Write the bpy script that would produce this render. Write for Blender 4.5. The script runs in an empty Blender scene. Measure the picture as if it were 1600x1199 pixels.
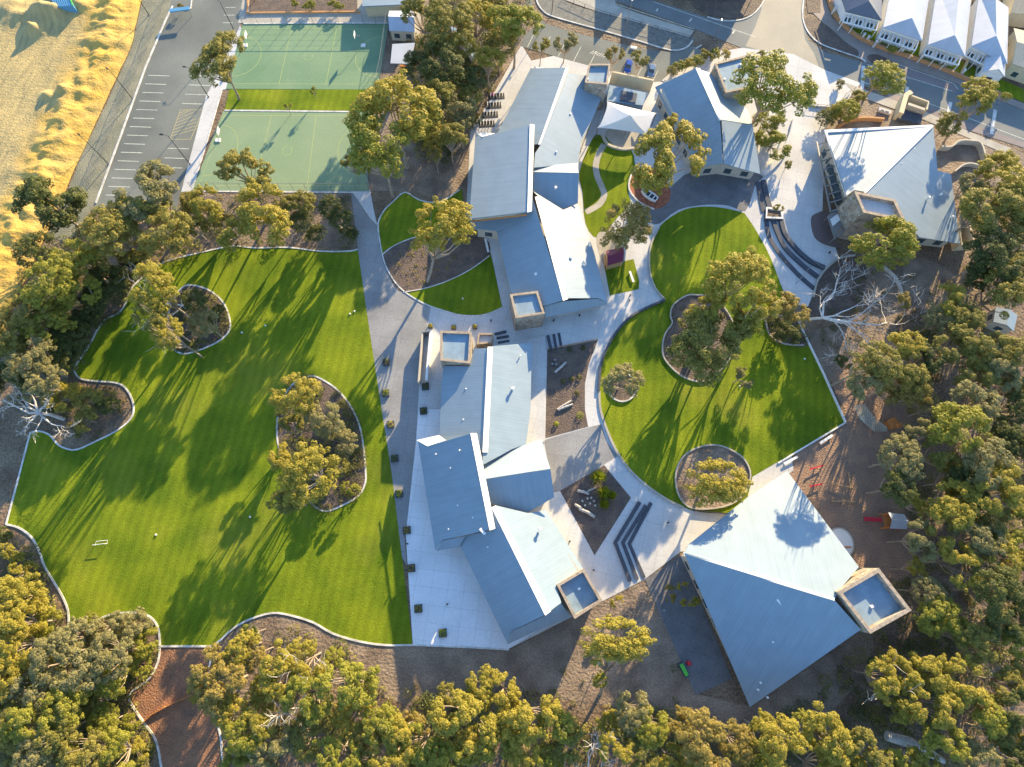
import bpy, math, random
from mathutils import Vector, Matrix, noise, geometry
random.seed(7)
S = bpy.context.scene
# ---------------- camera, sky, sun, exposure ----------------
F, H, NX, NY = 900.0, 120.0, 782.0, 878.0            # focal length in photo pixels, flying height, point straight below
dn = Vector((NX-800, NY-599.5, F)).normalized()
AX = (Vector((1,0,0)) - dn[0]*dn).normalized(); AZ = -dn; AY = AZ.cross(AX)
cam = bpy.data.objects.new('camera', bpy.data.cameras.new('camera')); S.collection.objects.link(cam)
def c2w(v): return Vector((v.dot(AX), v.dot(AY), v.dot(AZ)))
xw, yw, zw = c2w(Vector((1,0,0))), c2w(Vector((0,-1,0))), c2w(Vector((0,0,-1)))
cam.matrix_world = Matrix(((xw.x,yw.x,zw.x,0),(xw.y,yw.y,zw.y,0),(xw.z,yw.z,zw.z,H),(0,0,0,1)))
cam.data.sensor_width = 36; cam.data.lens = F/1600*36; cam.data.clip_end = 3000; cam.data.clip_start = 1
S.camera = cam
SUN_EL, SUN_AZ = math.radians(15.5), math.radians(63.5)  # azimuth counted from +x
w = bpy.data.worlds.new('World'); S.world = w; w.use_nodes = True
nt = w.node_tree; bg = nt.nodes['Background']; sky = nt.nodes.new('ShaderNodeTexSky')
sky.sky_type = 'NISHITA'; sky.sun_disc = False; sky.sun_elevation = SUN_EL; sky.sun_rotation = math.pi/2 - SUN_AZ
sky.air_density = 1.0; sky.dust_density = 0.3; sky.ozone_density = 3.0
nt.links.new(sky.outputs[0], bg.inputs[0]); bg.inputs[1].default_value = 0.15
sd = bpy.data.lights.new('sun', 'SUN'); sd.energy = 5.0; sd.angle = math.radians(0.5); sd.color = (1.0, 0.77, 0.44)
sun = bpy.data.objects.new('sun', sd); S.collection.objects.link(sun)
sv = Vector((math.cos(SUN_EL)*math.cos(SUN_AZ), math.cos(SUN_EL)*math.sin(SUN_AZ), math.sin(SUN_EL)))
sun.rotation_euler = sv.to_track_quat('Z','Y').to_euler(); sun.location = sv*200
S.view_settings.view_transform = 'Standard'; S.view_settings.look = 'None'; S.view_settings.exposure = 1.55; S.view_settings.gamma = 1
S.render.engine = 'CYCLES'

def G(px, py, z=0.0):                                 # photo pixel -> point of the place at height z
    r = Vector((px-800, py-599.5, F)); d = c2w_(r); t = (z-H)/d.z
    return Vector((d.x*t, d.y*t, z))
def c2w_(r): return Vector((r.dot(AX), r.dot(AY), r.dot(AZ)))
def ppm(px, py):                                      # photo pixels per metre there
    p = G(px,py); q = c = None
    depth = (p - Vector((0,0,H))).dot(-zw); return F/depth

# ---------------- materials ----------------
def mat(name, col, rough=0.8, var=0.0, scale=1.0, col2=None, bump=0.0, bscale=20.0, metal=0.0, spec=0.3, detail=6, dist=0.0, coords='Object', fine=0.0, fscale=6.0, thr=(0.35,0.65), joint=None):
    m = bpy.data.materials.new(name); m.use_nodes = True; n = m.node_tree; b = n.nodes['Principled BSDF']
    b.inputs['Roughness'].default_value = rough; b.inputs['Metallic'].default_value = metal; b.inputs['Specular IOR Level'].default_value = spec
    b.inputs['Base Color'].default_value = (*col,1)
    geo = n.nodes.new('ShaderNodeNewGeometry')
    last = None
    if var or col2:
        t = n.nodes.new('ShaderNodeTexNoise'); t.inputs['Scale'].default_value = scale; t.inputs['Detail'].default_value = detail; t.inputs['Distortion'].default_value = dist
        n.links.new(geo.outputs['Position'], t.inputs['Vector'])
        r = n.nodes.new('ShaderNodeValToRGB'); n.links.new(t.outputs['Fac'], r.inputs[0])
        c2 = col2 if col2 else tuple(c*(1-var) for c in col)
        c1 = col if col2 else tuple(min(1,c*(1+var)) for c in col)
        r.color_ramp.elements[0].position = thr[0]; r.color_ramp.elements[1].position = thr[1]
        r.color_ramp.elements[0].color = (*c1,1); r.color_ramp.elements[1].color = (*c2,1)
        last = r.outputs[0]
    if fine:
        t2 = n.nodes.new('ShaderNodeTexNoise'); t2.inputs['Scale'].default_value = fscale; t2.inputs['Detail'].default_value = 4
        n.links.new(geo.outputs['Position'], t2.inputs['Vector'])
        mr = n.nodes.new('ShaderNodeMapRange'); mr.inputs[1].default_value = .3; mr.inputs[2].default_value = .7; mr.inputs[3].default_value = 1-fine; mr.inputs[4].default_value = 1+fine
        n.links.new(t2.outputs['Fac'], mr.inputs[0])
        mx = n.nodes.new('ShaderNodeVectorMath'); mx.operation = 'SCALE'
        if last: n.links.new(last, mx.inputs[0])
        else: mx.inputs[0].default_value = col
        n.links.new(mr.outputs[0], mx.inputs['Scale']); last = mx.outputs[0]
    if joint:
        bk = n.nodes.new('ShaderNodeTexBrick'); mp = n.nodes.new('ShaderNodeMapping'); mp.inputs['Rotation'].default_value = (0,0,joint[1]); n.links.new(geo.outputs['Position'], mp.inputs[0]); n.links.new(mp.outputs[0], bk.inputs[0])
        bk.offset = 0; bk.inputs['Scale'].default_value = 1; bk.inputs['Brick Width'].default_value = joint[0]; bk.inputs['Row Height'].default_value = joint[0]; bk.inputs['Mortar Size'].default_value = 0.035; bk.inputs['Mortar Smooth'].default_value = 0.2
        bk.inputs['Color1'].default_value = (1,1,1,1); bk.inputs['Color2'].default_value = (.955,.955,.955,1); bk.inputs['Mortar'].default_value = (.72,.72,.72,1)
        jm = n.nodes.new('ShaderNodeVectorMath'); jm.operation = 'MULTIPLY'; n.links.new(bk.outputs[0], jm.inputs[1])
        if last: n.links.new(last, jm.inputs[0])
        else: jm.inputs[0].default_value = col
        last = jm.outputs[0]
    if last: n.links.new(last, b.inputs['Base Color'])
    if bump:
        t3 = n.nodes.new('ShaderNodeTexNoise'); t3.inputs['Scale'].default_value = bscale; t3.inputs['Detail'].default_value = 5
        n.links.new(geo.outputs['Position'], t3.inputs['Vector'])
        bp = n.nodes.new('ShaderNodeBump'); bp.inputs['Strength'].default_value = bump; bp.inputs['Distance'].default_value = 0.3
        n.links.new(t3.outputs['Fac'], bp.inputs['Height']); n.links.new(bp.outputs[0], b.inputs['Normal'])
    return m
def roofmat(name, col, seam=0.62, dark=0.86):
    m = mat(name, col, rough=0.5, fine=0.05, fscale=0.35, spec=0.4); n = m.node_tree; b = n.nodes['Principled BSDF']
    src = b.inputs['Base Color'].links[0].from_socket
    uv = n.nodes.new('ShaderNodeUVMap'); sx = n.nodes.new('ShaderNodeSeparateXYZ'); n.links.new(uv.outputs[0], sx.inputs[0])
    d = n.nodes.new('ShaderNodeMath'); d.operation = 'DIVIDE'; d.inputs[1].default_value = seam; n.links.new(sx.outputs[0], d.inputs[0])
    fr = n.nodes.new('ShaderNodeMath'); fr.operation = 'FRACT'; n.links.new(d.outputs[0], fr.inputs[0])
    cr = n.nodes.new('ShaderNodeValToRGB'); n.links.new(fr.outputs[0], cr.inputs[0])
    e = cr.color_ramp.elements; e[0].position = 0; e[0].color = (dark,)*3+(1,); e[1].position = 0.3; e[1].color = (1,1,1,1); e.new(0.85).color = (1,1,1,1); e.new(1.0).color = (dark,)*3+(1,)
    mx = n.nodes.new('ShaderNodeMix'); mx.data_type = 'RGBA'; mx.blend_type = 'MULTIPLY'; mx.inputs[0].default_value = 1
    n.links.new(src, mx.inputs[6]); n.links.new(cr.outputs[0], mx.inputs[7])
    # sheet laps and faint dirt streaks running down the slope
    mp = n.nodes.new('ShaderNodeMapping'); mp.inputs['Scale'].default_value = (1.3, 0.09, 1); n.links.new(uv.outputs[0], mp.inputs[0])
    t = n.nodes.new('ShaderNodeTexNoise'); t.inputs['Scale'].default_value = 1; t.inputs['Detail'].default_value = 5; n.links.new(mp.outputs[0], t.inputs[0])
    mr = n.nodes.new('ShaderNodeMapRange'); mr.inputs[1].default_value = .3; mr.inputs[2].default_value = .7; mr.inputs[3].default_value = 0.93; mr.inputs[4].default_value = 1.04
    n.links.new(t.outputs['Fac'], mr.inputs[0]); sc = n.nodes.new('ShaderNodeVectorMath'); sc.operation = 'SCALE'
    n.links.new(mx.outputs[2], sc.inputs[0]); n.links.new(mr.outputs[0], sc.inputs['Scale']); n.links.new(sc.outputs[0], b.inputs['Base Color'])
    bp = n.nodes.new('ShaderNodeBump'); bp.inputs['Strength'].default_value = 0.25; bp.inputs['Distance'].default_value = 0.05
    n.links.new(cr.outputs[0], bp.inputs['Height']); n.links.new(bp.outputs[0], b.inputs['Normal'])
    return m
def leafmat(name, col, col2):
    m = bpy.data.materials.new(name); m.use_nodes = True; n = m.node_tree; b = n.nodes['Principled BSDF']; out = n.nodes['Material Output']
    geo = n.nodes.new('ShaderNodeNewGeometry'); oi = n.nodes.new('ShaderNodeObjectInfo')
    t = n.nodes.new('ShaderNodeTexNoise'); t.inputs['Scale'].default_value = 0.9; t.inputs['Detail'].default_value = 3; n.links.new(geo.outputs['Position'], t.inputs['Vector'])
    ad = n.nodes.new('ShaderNodeMath'); ad.operation = 'MULTIPLY_ADD'; ad.inputs[1].default_value = 0.45; n.links.new(oi.outputs['Random'], ad.inputs[0])
    m2 = n.nodes.new('ShaderNodeMapRange'); m2.inputs[1].default_value=.3; m2.inputs[2].default_value=.7; m2.inputs[3].default_value=0; m2.inputs[4].default_value=.55; n.links.new(t.outputs['Fac'], m2.inputs[0]); n.links.new(m2.outputs[0], ad.inputs[2])
    r = n.nodes.new('ShaderNodeMix'); r.data_type='RGBA'; n.links.new(ad.outputs[0], r.inputs[0]); r.inputs[6].default_value=(*col,1); r.inputs[7].default_value=(*col2,1)
    n.links.new(r.outputs[2], b.inputs['Base Color']); b.inputs['Roughness'].default_value = 0.6; b.inputs['Specular IOR Level'].default_value = 0.25
    tr = n.nodes.new('ShaderNodeBsdfTranslucent'); n.links.new(r.outputs[2], tr.inputs[0])
    mx = n.nodes.new('ShaderNodeMixShader'); mx.inputs[0].default_value = 0.3; n.links.new(b.outputs[0], mx.inputs[1]); n.links.new(tr.outputs[0], mx.inputs[2]); n.links.new(mx.outputs[0], out.inputs[0])
    return m
def stonemat(name, cols, scale=1.6):
    m = mat(name, cols[0], rough=0.9, bump=0.5, bscale=6); n = m.node_tree; b = n.nodes['Principled BSDF']
    geo = n.nodes.new('ShaderNodeNewGeometry'); v = n.nodes.new('ShaderNodeTexVoronoi'); v.inputs['Scale'].default_value = scale
    n.links.new(geo.outputs['Position'], v.inputs['Vector']); sx = n.nodes.new('ShaderNodeSeparateColor'); n.links.new(v.outputs['Color'], sx.inputs[0])
    r = n.nodes.new('ShaderNodeValToRGB'); n.links.new(sx.outputs[0], r.inputs[0]); e = r.color_ramp.elements
    e[0].color = (*cols[0],1); e[1].color = (*cols[-1],1)
    for i,c in enumerate(cols[1:-1]): e.new((i+1)/(len(cols)-1)).color = (*c,1)
    n.links.new(r.outputs[0], b.inputs['Base Color']); return m

M = dict(
 soil = mat('soil_litter', (0.15,0.10,0.065), col2=(0.25,0.185,0.12), scale=0.16, bump=0.9, bscale=1.5, fine=0.45, fscale=2.2),
 dirt = mat('bare_dirt', (0.30,0.23,0.165), col2=(0.17,0.125,0.09), scale=0.22, bump=0.8, bscale=1.8, fine=0.28, fscale=3.0),
 playmulch = mat('play_mulch', (0.36,0.225,0.145), col2=(0.25,0.17,0.12), scale=0.3, bump=0.7, bscale=3, fine=0.3, fscale=4),
 mulch = mat('dark_mulch', (0.115,0.088,0.075), col2=(0.17,0.125,0.095), scale=0.5, bump=0.8, bscale=4, fine=0.4, fscale=5),
 redmulch = mat('red_mulch', (0.42,0.15,0.08), col2=(0.25,0.09,0.05), scale=1.5, bump=0.8, bscale=4, fine=0.4, fscale=5),
 sand = mat('yellow_sand', (0.62,0.38,0.07), col2=(0.52,0.35,0.10), scale=0.15, bump=0.6, bscale=2.2, fine=0.14, fscale=1.6, detail=8, dist=0.6),
 verge = mat('grey_verge', (0.30,0.28,0.19), col2=(0.20,0.20,0.14), scale=0.2, bump=0.5, bscale=3, fine=0.2, fscale=3),
 grass = mat('lawn_grass', (0.245,0.305,0.018), col2=(0.115,0.185,0.012), scale=0.10, bump=1.0, bscale=9, fine=0.16, fscale=2.5, rough=0.9, spec=0.1, detail=8),
 conc = mat('pale_concrete', (0.57,0.565,0.55), var=0.09, scale=0.12, fine=0.07, fscale=2, rough=0.85, detail=9, joint=(3.0,0.25)),
 terrace = mat('terrace_concrete', (0.80,0.81,0.82), var=0.06, scale=0.15, fine=0.05, fscale=2, rough=0.85, detail=9, joint=(3.2,0.12)),
 conc2 = mat('worn_concrete', (0.42,0.39,0.33), var=0.12, scale=0.3, fine=0.10, fscale=3, rough=0.9),
 agg = mat('exposed_aggregate', (0.30,0.30,0.295), var=0.14, scale=0.15, joint=(4.5,0.1), fine=0.22, fscale=7, bump=0.3, bscale=20, rough=0.9),
 aggd = mat('dark_aggregate', (0.17,0.17,0.175), joint=(3,0.55), var=0.12, scale=0.35, fine=0.25, fscale=6, bump=0.3, bscale=20),
 asphalt = mat('carpark_asphalt', (0.215,0.228,0.20), col2=(0.145,0.155,0.14), scale=0.07, fine=0.12, fscale=3, bump=0.2, bscale=20, rough=0.9, detail=8),
 road = mat('road_asphalt', (0.20,0.215,0.21), col2=(0.155,0.17,0.17), scale=0.12, fine=0.1, fscale=3, bump=0.2, bscale=20, detail=8),
 road_sun = mat('road_painted_sun', (0.40,0.36,0.28), col2=(0.34,0.31,0.25), scale=0.12, fine=0.08, fscale=3),  # road asphalt made paler to stand for sunlight at the junction
 bike = mat('bike_lane', (0.235,0.20,0.195), var=0.1, scale=0.2, fine=0.1, fscale=3),
 footp = mat('brown_footpath', (0.30,0.25,0.215), var=0.08, scale=0.4, fine=0.1, fscale=4),
 court = mat('court_green', (0.20,0.30,0.17), col2=(0.145,0.25,0.14), scale=0.07, fine=0.07, fscale=2, detail=8, dist=0.8),
 court2 = mat('court_green_pale', (0.245,0.325,0.19), col2=(0.21,0.30,0.17), scale=0.1, fine=0.05, fscale=2),
 white = mat('white_paint', (0.78,0.78,0.75), var=0.05, scale=1.0),
 line = mat('line_paint', (0.62,0.62,0.52), var=0.25, scale=2.0),
 yline = mat('yellow_line', (0.42,0.46,0.16), var=0.2, scale=2.0),
 kerb = mat('kerb_concrete', (0.60,0.59,0.55), var=0.22, scale=0.6, fine=0.14, fscale=4, detail=8),
 darkstone = mat('bluestone', (0.075,0.085,0.105), var=0.15, scale=2),
 wall = mat('rendered_wall', (0.52,0.47,0.38), var=0.06, scale=0.6, fine=0.05, fscale=5),
 cream = mat('cream_wall', (0.62,0.52,0.34), var=0.05, scale=0.6),
 orange = mat('orange_timber', (0.55,0.22,0.06), var=0.15, scale=3),
 brickw = mat('orange_brick', (0.48,0.26,0.12), var=0.18, scale=5),
 stone = stonemat('stone_cladding', [(0.20,0.16,0.12),(0.42,0.34,0.25),(0.30,0.26,0.22),(0.50,0.44,0.35)]),
 coping = mat('stone_coping', (0.46,0.37,0.27), col2=(0.30,0.24,0.18), scale=1.6, fine=0.2, fscale=5),
 roof = roofmat('roof_blue_grey_steel', (0.255,0.33,0.385), dark=0.94),
 cap = mat('roof_capping', (0.80,0.79,0.76), rough=0.45),
 membrane = mat('flat_roof_membrane', (0.24,0.33,0.40), var=0.12, scale=0.5, fine=.06, fscale=3),
 houseroof = roofmat('house_white_roof', (0.46,0.50,0.56), seam=0.5, dark=0.93),
 darkroof = roofmat('house_dark_roof', (0.13,0.15,0.19), seam=0.5),
 glass = mat('window_glass', (0.05,0.08,0.10), rough=0.08, spec=0.8),
 steel = mat('galvanised_steel', (0.30,0.30,0.29), rough=0.5, metal=0.6),
 black = mat('dark_metal', (0.035,0.035,0.035), rough=0.5),
 fabric = mat('shade_fabric', (0.80,0.77,0.71), rough=0.7),
 bark = mat('pale_bark', (0.36,0.29,0.22), var=0.25, scale=2, bump=0.5, bscale=6),
 deadwood = mat('bleached_deadwood', (0.64,0.60,0.55), var=0.2, scale=2),
 timber = mat('weathered_log', (0.52,0.48,0.43), var=0.25, scale=3, bump=0.5, bscale=8),
 pole = mat('timber_pole', (0.48,0.32,0.16), var=0.2, scale=3),
 red = mat('red_plastic', (0.55,0.03,0.05), rough=0.4),
 maroon = mat('maroon_roof', (0.20,0.035,0.07), rough=0.5),
 blue = mat('blue_car_paint', (0.012,0.06,0.32), rough=0.2, spec=0.7),
 blueg = mat('blue_grey_car_paint', (0.10,0.17,0.28), rough=0.2, spec=0.7),
 rubber = mat('black_rubber', (0.02,0.02,0.02), rough=0.8),
 bluesail = mat('blue_panel', (0.10,0.28,0.46), rough=0.5),
 green = mat('green_panel', (0.10,0.48,0.06), rough=0.5),
 lit = mat('teal_dark', (0.05,0.09,0.09), rough=0.3),
 net = mat('pale_rope', (0.50,0.54,0.48), rough=0.8),
 flower = mat('purple_flower', (0.40,0.06,0.30), rough=0.8),
 lemon = leafmat('leaf_lemon', (0.36,0.36,0.02), (0.24,0.30,0.02)),
 lf_yellow = leafmat('leaf_yellow_green', (0.42,0.34,0.05), (0.29,0.26,0.04)),
 lf_olive = leafmat('leaf_olive', (0.33,0.28,0.058), (0.20,0.19,0.042)),
 lf_grey = leafmat('leaf_grey_green', (0.33,0.295,0.12), (0.22,0.205,0.08)),
 lf_dark = leafmat('leaf_dark_green', (0.15,0.16,0.038), (0.08,0.10,0.03)),
 lf_orange = leafmat('leaf_orange_tinged', (0.36,0.27,0.07), (0.25,0.21,0.05)),
 lf_bright = leafmat('leaf_bright_green', (0.35,0.32,0.045), (0.23,0.24,0.035)),
)
def tune_grass():
    n=M['grass'].node_tree; b=n.nodes['Principled BSDF']; src=b.inputs['Base Color'].links[0].from_socket; geo=n.nodes.new('ShaderNodeNewGeometry')
    t=n.nodes.new('ShaderNodeTexNoise'); t.inputs['Scale'].default_value=.045; t.inputs['Detail'].default_value=9; t.inputs['Roughness'].default_value=.62; n.links.new(geo.outputs['Position'],t.inputs[0])
    r=n.nodes.new('ShaderNodeValToRGB'); n.links.new(t.outputs[0],r.inputs[0]); r.color_ramp.elements[0].position=.52; r.color_ramp.elements[0].color=(0,0,0,1); r.color_ramp.elements[1].position=.72; r.color_ramp.elements[1].color=(.55,.55,.55,1)
    mx=n.nodes.new('ShaderNodeMix'); mx.data_type='RGBA'; n.links.new(r.outputs[0],mx.inputs[0]); n.links.new(src,mx.inputs[6]); mx.inputs[7].default_value=(.33,.31,.05,1)
    w_=n.nodes.new('ShaderNodeTexWave'); w_.inputs['Scale'].default_value=.16; w_.inputs['Distortion'].default_value=1.2; w_.inputs['Detail'].default_value=3; mp=n.nodes.new('ShaderNodeMapping'); mp.inputs['Rotation'].default_value=(0,0,.15); n.links.new(geo.outputs['Position'],mp.inputs[0]); n.links.new(mp.outputs[0],w_.inputs[0])
    mr=n.nodes.new('ShaderNodeMapRange'); mr.inputs[3].default_value=.92; mr.inputs[4].default_value=1.07; n.links.new(w_.outputs['Fac'],mr.inputs[0]); sc=n.nodes.new('ShaderNodeVectorMath'); sc.operation='SCALE'; n.links.new(mx.outputs[2],sc.inputs[0]); n.links.new(mr.outputs[0],sc.inputs['Scale']); n.links.new(sc.outputs[0],b.inputs['Base Color'])
tune_grass()
def tune_sand():
    m=M['sand']; n=m.node_tree; b=n.nodes['Principled BSDF']; src=b.inputs['Base Color'].links[0].from_socket
    uv=n.nodes.new('ShaderNodeUVMap'); mp=n.nodes.new('ShaderNodeMapping'); mp.inputs['Scale'].default_value=(.05,.9,1); n.links.new(uv.outputs[0],mp.inputs[0])
    t=n.nodes.new('ShaderNodeTexNoise'); t.inputs['Scale'].default_value=1; t.inputs['Detail'].default_value=7; t.inputs['Distortion'].default_value=.5; n.links.new(mp.outputs[0],t.inputs[0])
    r=n.nodes.new('ShaderNodeValToRGB'); n.links.new(t.outputs[0],r.inputs[0]); e=r.color_ramp.elements; e[0].position=.3; e[0].color=(.33,.26,.12,1); e[1].position=.7; e[1].color=(.54,.41,.17,1); e.new(.5).color=(.44,.34,.15,1)
    sx=n.nodes.new('ShaderNodeSeparateXYZ'); n.links.new(uv.outputs[0],sx.inputs[0]); t2=n.nodes.new('ShaderNodeTexNoise'); t2.inputs['Scale'].default_value=.12; t2.inputs['Detail'].default_value=5; g=n.nodes.new('ShaderNodeNewGeometry'); n.links.new(g.outputs['Position'],t2.inputs[0])
    ad=n.nodes.new('ShaderNodeMath'); ad.operation='MULTIPLY_ADD'; n.links.new(t2.outputs[0],ad.inputs[0]); ad.inputs[1].default_value=14; n.links.new(sx.outputs[1],ad.inputs[2])
    f=n.nodes.new('ShaderNodeMapRange'); f.inputs[1].default_value=17; f.inputs[2].default_value=23; n.links.new(ad.outputs[0],f.inputs[0])
    mx=n.nodes.new('ShaderNodeMix'); mx.data_type='RGBA'; n.links.new(f.outputs[0],mx.inputs[0]); n.links.new(src,mx.inputs[6]); n.links.new(r.outputs[0],mx.inputs[7]); n.links.new(mx.outputs[2],b.inputs['Base Color'])
tune_sand()
# ---------------- mesh helpers ----------------
class MB:
    def __init__(s): s.v=[]; s.f=[]; s.uv=[]
    def face(s, pts, uv=None):
        i=len(s.v); s.v+= [Vector(p) for p in pts]; s.f.append(tuple(range(i,i+len(pts)))); s.uv.append(uv or [(0,0)]*len(pts))
    def prism(s, top, bot, roofuv=False, bottom=True):
        # cap polygons may be concave: tessellate
        uvs=None; n=len(top)
        tri = geometry.tessellate_polygon([top])
        nrm = geometry.normal(top) if n<=4 else poly_normal(top)
        if nrm.z<0: nrm=-nrm
        if roofuv:
            h = Vector((nrm.x,nrm.y,0)); h = h.normalized() if h.length>0.02 else Vector((1,0,0)); cdir = Vector((-h.y,h.x,0)); dd = cdir.cross(nrm)
            uvs=[(p.dot(cdir),p.dot(dd)) for p in top]
        for t in tri:
            a=[top[i] for i in t]; ok = (a[1]-a[0]).cross(a[2]-a[0]).z>0; t=t if ok else t[::-1]
            s.face([top[i] for i in t], [uvs[i] for i in t] if uvs else None)
            if bottom: s.face([bot[i] for i in reversed(t)])
        area=sum(top[i].x*top[(i+1)%n].y-top[(i+1)%n].x*top[i].y for i in range(n))
        for i in range(n):
            j=(i+1)%n; q=[bot[i],bot[j],top[j],top[i]]
            if (top[i]-bot[i]).length<1e-5 and (top[j]-bot[j]).length<1e-5: continue
            if area<0: q=q[::-1]
            s.face(q)
    def box(s, c, sz, rz=0.0, tilt=0.0):
        c=Vector(c); x,y,z=[k/2 for k in sz]; R=Matrix.Rotation(rz,3,'Z')@Matrix.Rotation(tilt,3,'Y')
        P=[c+R@Vector((sx*x,sy*y,sz_*z)) for sz_ in(-1,1) for sy in(-1,1) for sx in(-1,1)]
        for f in ((0,2,3,1),(4,5,7,6),(0,1,5,4),(2,6,7,3),(0,4,6,2),(1,3,7,5)): s.face([P[i] for i in f])
    def beam(s, a, b, wd, ht):
        a=Vector(a);b=Vector(b); d=(b-a).normalized(); u=d.cross(Vector((0,0,1))); u=u.normalized() if u.length>1e-3 else Vector((1,0,0)); v=u.cross(d)
        P=[p+u*wd/2*i+v*ht/2*j for p in(a,b) for j in(-1,1) for i in(-1,1)]
        for f in ((0,1,3,2),(4,6,7,5),(0,4,5,1),(2,3,7,6),(0,2,6,4),(1,5,7,3)): s.face([P[i] for i in f])
    def tube(s, pts, rad, n=6, caps=True):
        pts=[Vector(p) for p in pts]; rings=[]
        for i,p in enumerate(pts):
            d=(pts[min(i+1,len(pts)-1)]-pts[max(i-1,0)]).normalized(); u=d.orthogonal().normalized(); 
            if i and rings: 
                u=(pu-d*pu.dot(d)); u=u.normalized() if u.length>1e-4 else d.orthogonal().normalized()
            pu=u; v=d.cross(u); r=rad[i] if hasattr(rad,'__len__') else rad
            k=len(s.v); s.v+=[p+(u*math.cos(a)+v*math.sin(a))*r for a in [2*math.pi*j/n for j in range(n)]]; rings.append(k)
        for a,b in zip(rings,rings[1:]):
            for j in range(n): s.f.append((a+j,a+(j+1)%n,b+(j+1)%n,b+j)); s.uv.append([(0,0)]*4)
        if caps:
            s.f.append(tuple(rings[0]+j for j in reversed(range(n)))); s.uv.append([(0,0)]*n)
            s.f.append(tuple(rings[-1]+j for j in range(n))); s.uv.append([(0,0)]*n)
    def ribbon(s, pts, wd, z0, z1, closed=False, zs=None):
        n=len(pts); L=[];R=[]
        for i,p in enumerate(pts):
            a=pts[(i-1)%n] if closed or i>0 else p; b=pts[(i+1)%n] if closed or i<n-1 else p
            d=Vector((b.x-a.x,b.y-a.y,0)).normalized(); q=Vector((-d.y,d.x,0))*wd/2
            L.append(Vector((p.x,p.y,0))+q); R.append(Vector((p.x,p.y,0))-q)
        for i in range(n if closed else n-1):
            j=(i+1)%n; a,b,c,d=R[i],R[j],L[j],L[i]
            up=lambda p,z: Vector((p.x,p.y,z))
            s.face([up(a,z1),up(b,z1),up(c,z1),up(d,z1)]); s.face([up(a,z0),up(b,z0),up(b,z1),up(a,z1)]); s.face([up(c,z0),up(d,z0),up(d,z1),up(c,z1)])
            if not closed and i==0: s.face([up(d,z0),up(a,z0),up(a,z1),up(d,z1)])
            if not closed and i==n-2: s.face([up(b,z0),up(c,z0),up(c,z1),up(b,z1)])
    def build(s, name, m, parent=None, smooth=False):
        me=bpy.data.meshes.new(name); o0=parent['_o'] if parent and '_o' in parent else (0,0,0); o0=Vector(o0)
        me.from_pydata([tuple(p-o0) for p in s.v],[],s.f); uvl=me.uv_layers.new(name='UVMap')
        flat=[c for u in s.uv for q in u for c in q]; uvl.data.foreach_set('uv',flat)
        if isinstance(m,str): m=M[m]
        me.materials.append(m)
        if smooth: me.polygons.foreach_set('use_smooth',[True]*len(me.polygons))
        me.update(); o=bpy.data.objects.new(name,me); S.collection.objects.link(o)
        if parent: o.parent=parent
        return o
def poly_normal(p):
    n=Vector((0,0,0))
    for i in range(len(p)):
        a,b=p[i],p[(i+1)%len(p)]; n+=Vector(((a.y-b.y)*(a.z+b.z),(a.z-b.z)*(a.x+b.x),(a.x-b.x)*(a.y+b.y)))
    return n.normalized()
def thing(name, label, cat, loc=(0,0,0), group=None):
    o=bpy.data.objects.new(name,None); S.collection.objects.link(o); o.location=loc; o.empty_display_size=0.3
    o['label']=label; o['category']=cat; o['_o']=tuple(loc)
    if group: o['group']=group
    return o
def tag(o, label, cat, group=None, kind=None):
    if label: o['label']=label
    if cat: o['category']=cat
    if group: o['group']=group
    if kind: o['kind']=kind
    return o
def origin(o):                                        # put a one-mesh thing's origin at its base centre
    me=o.data; xs=[v.co for v in me.vertices]; c=Vector((sum(p.x for p in xs)/len(xs),sum(p.y for p in xs)/len(xs),min(p.z for p in xs)))
    me.transform(Matrix.Translation(-c)); o.location=c; return o
def sm(pts, closed=False, k=5):                       # smooth a pixel polyline (Catmull-Rom)
    n=len(pts); out=[]
    rng=range(n if closed else n-1)
    for i in rng:
        g=lambda j: pts[j%n] if closed else pts[max(0,min(n-1,j))]
        p0,p1,p2,p3=g(i-1),g(i),g(i+1),g(i+2)
        for t in [q/k for q in range(k)]:
            out.append(tuple(0.5*((2*p1[a])+(-p0[a]+p2[a])*t+(2*p0[a]-5*p1[a]+4*p2[a]-p3[a])*t*t+(-p0[a]+3*p1[a]-3*p2[a]+p3[a])*t**3) for a in(0,1)))
    if not closed: out.append(pts[-1])
    return out
def sheet(name, pts, m, z, th=0.3, kind='structure'):
    top=[G(x,y,z) for x,y in pts]; top=[Vector((p.x,p.y,z)) for p in top]
    b=MB(); b.prism(top,[Vector((p.x,p.y,z-th)) for p in top],bottom=False); o=b.build(name,m); o['kind']=kind; return o
def line(name, pts, wd, h, m, z0=0.0, closed=False, kind='structure', b=None):
    q=[G(x,y,0) for x,y in pts]; own=b is None; b=b or MB(); b.ribbon(q,wd,z0,h,closed)
    if own:
        o=b.build(name,m); o['kind']=kind; return o
    return b
def inpoly(x,y,p):
    c=False; n=len(p)
    for i in range(n):
        x1,y1=p[i]; x2,y2=p[i-1]
        if (y1>y)!=(y2>y) and x<(x2-x1)*(y-y1)/(y2-y1)+x1: c=not c
    return c
# ---------------- ground, lawns, paving ----------------
b=MB(); b.face([(-1500,-1500,-0.02),(1500,-1500,-0.02),(1500,1500,-0.02),(-1500,1500,-0.02)]); g=b.build('ground','soil'); g['kind']='structure'
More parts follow.
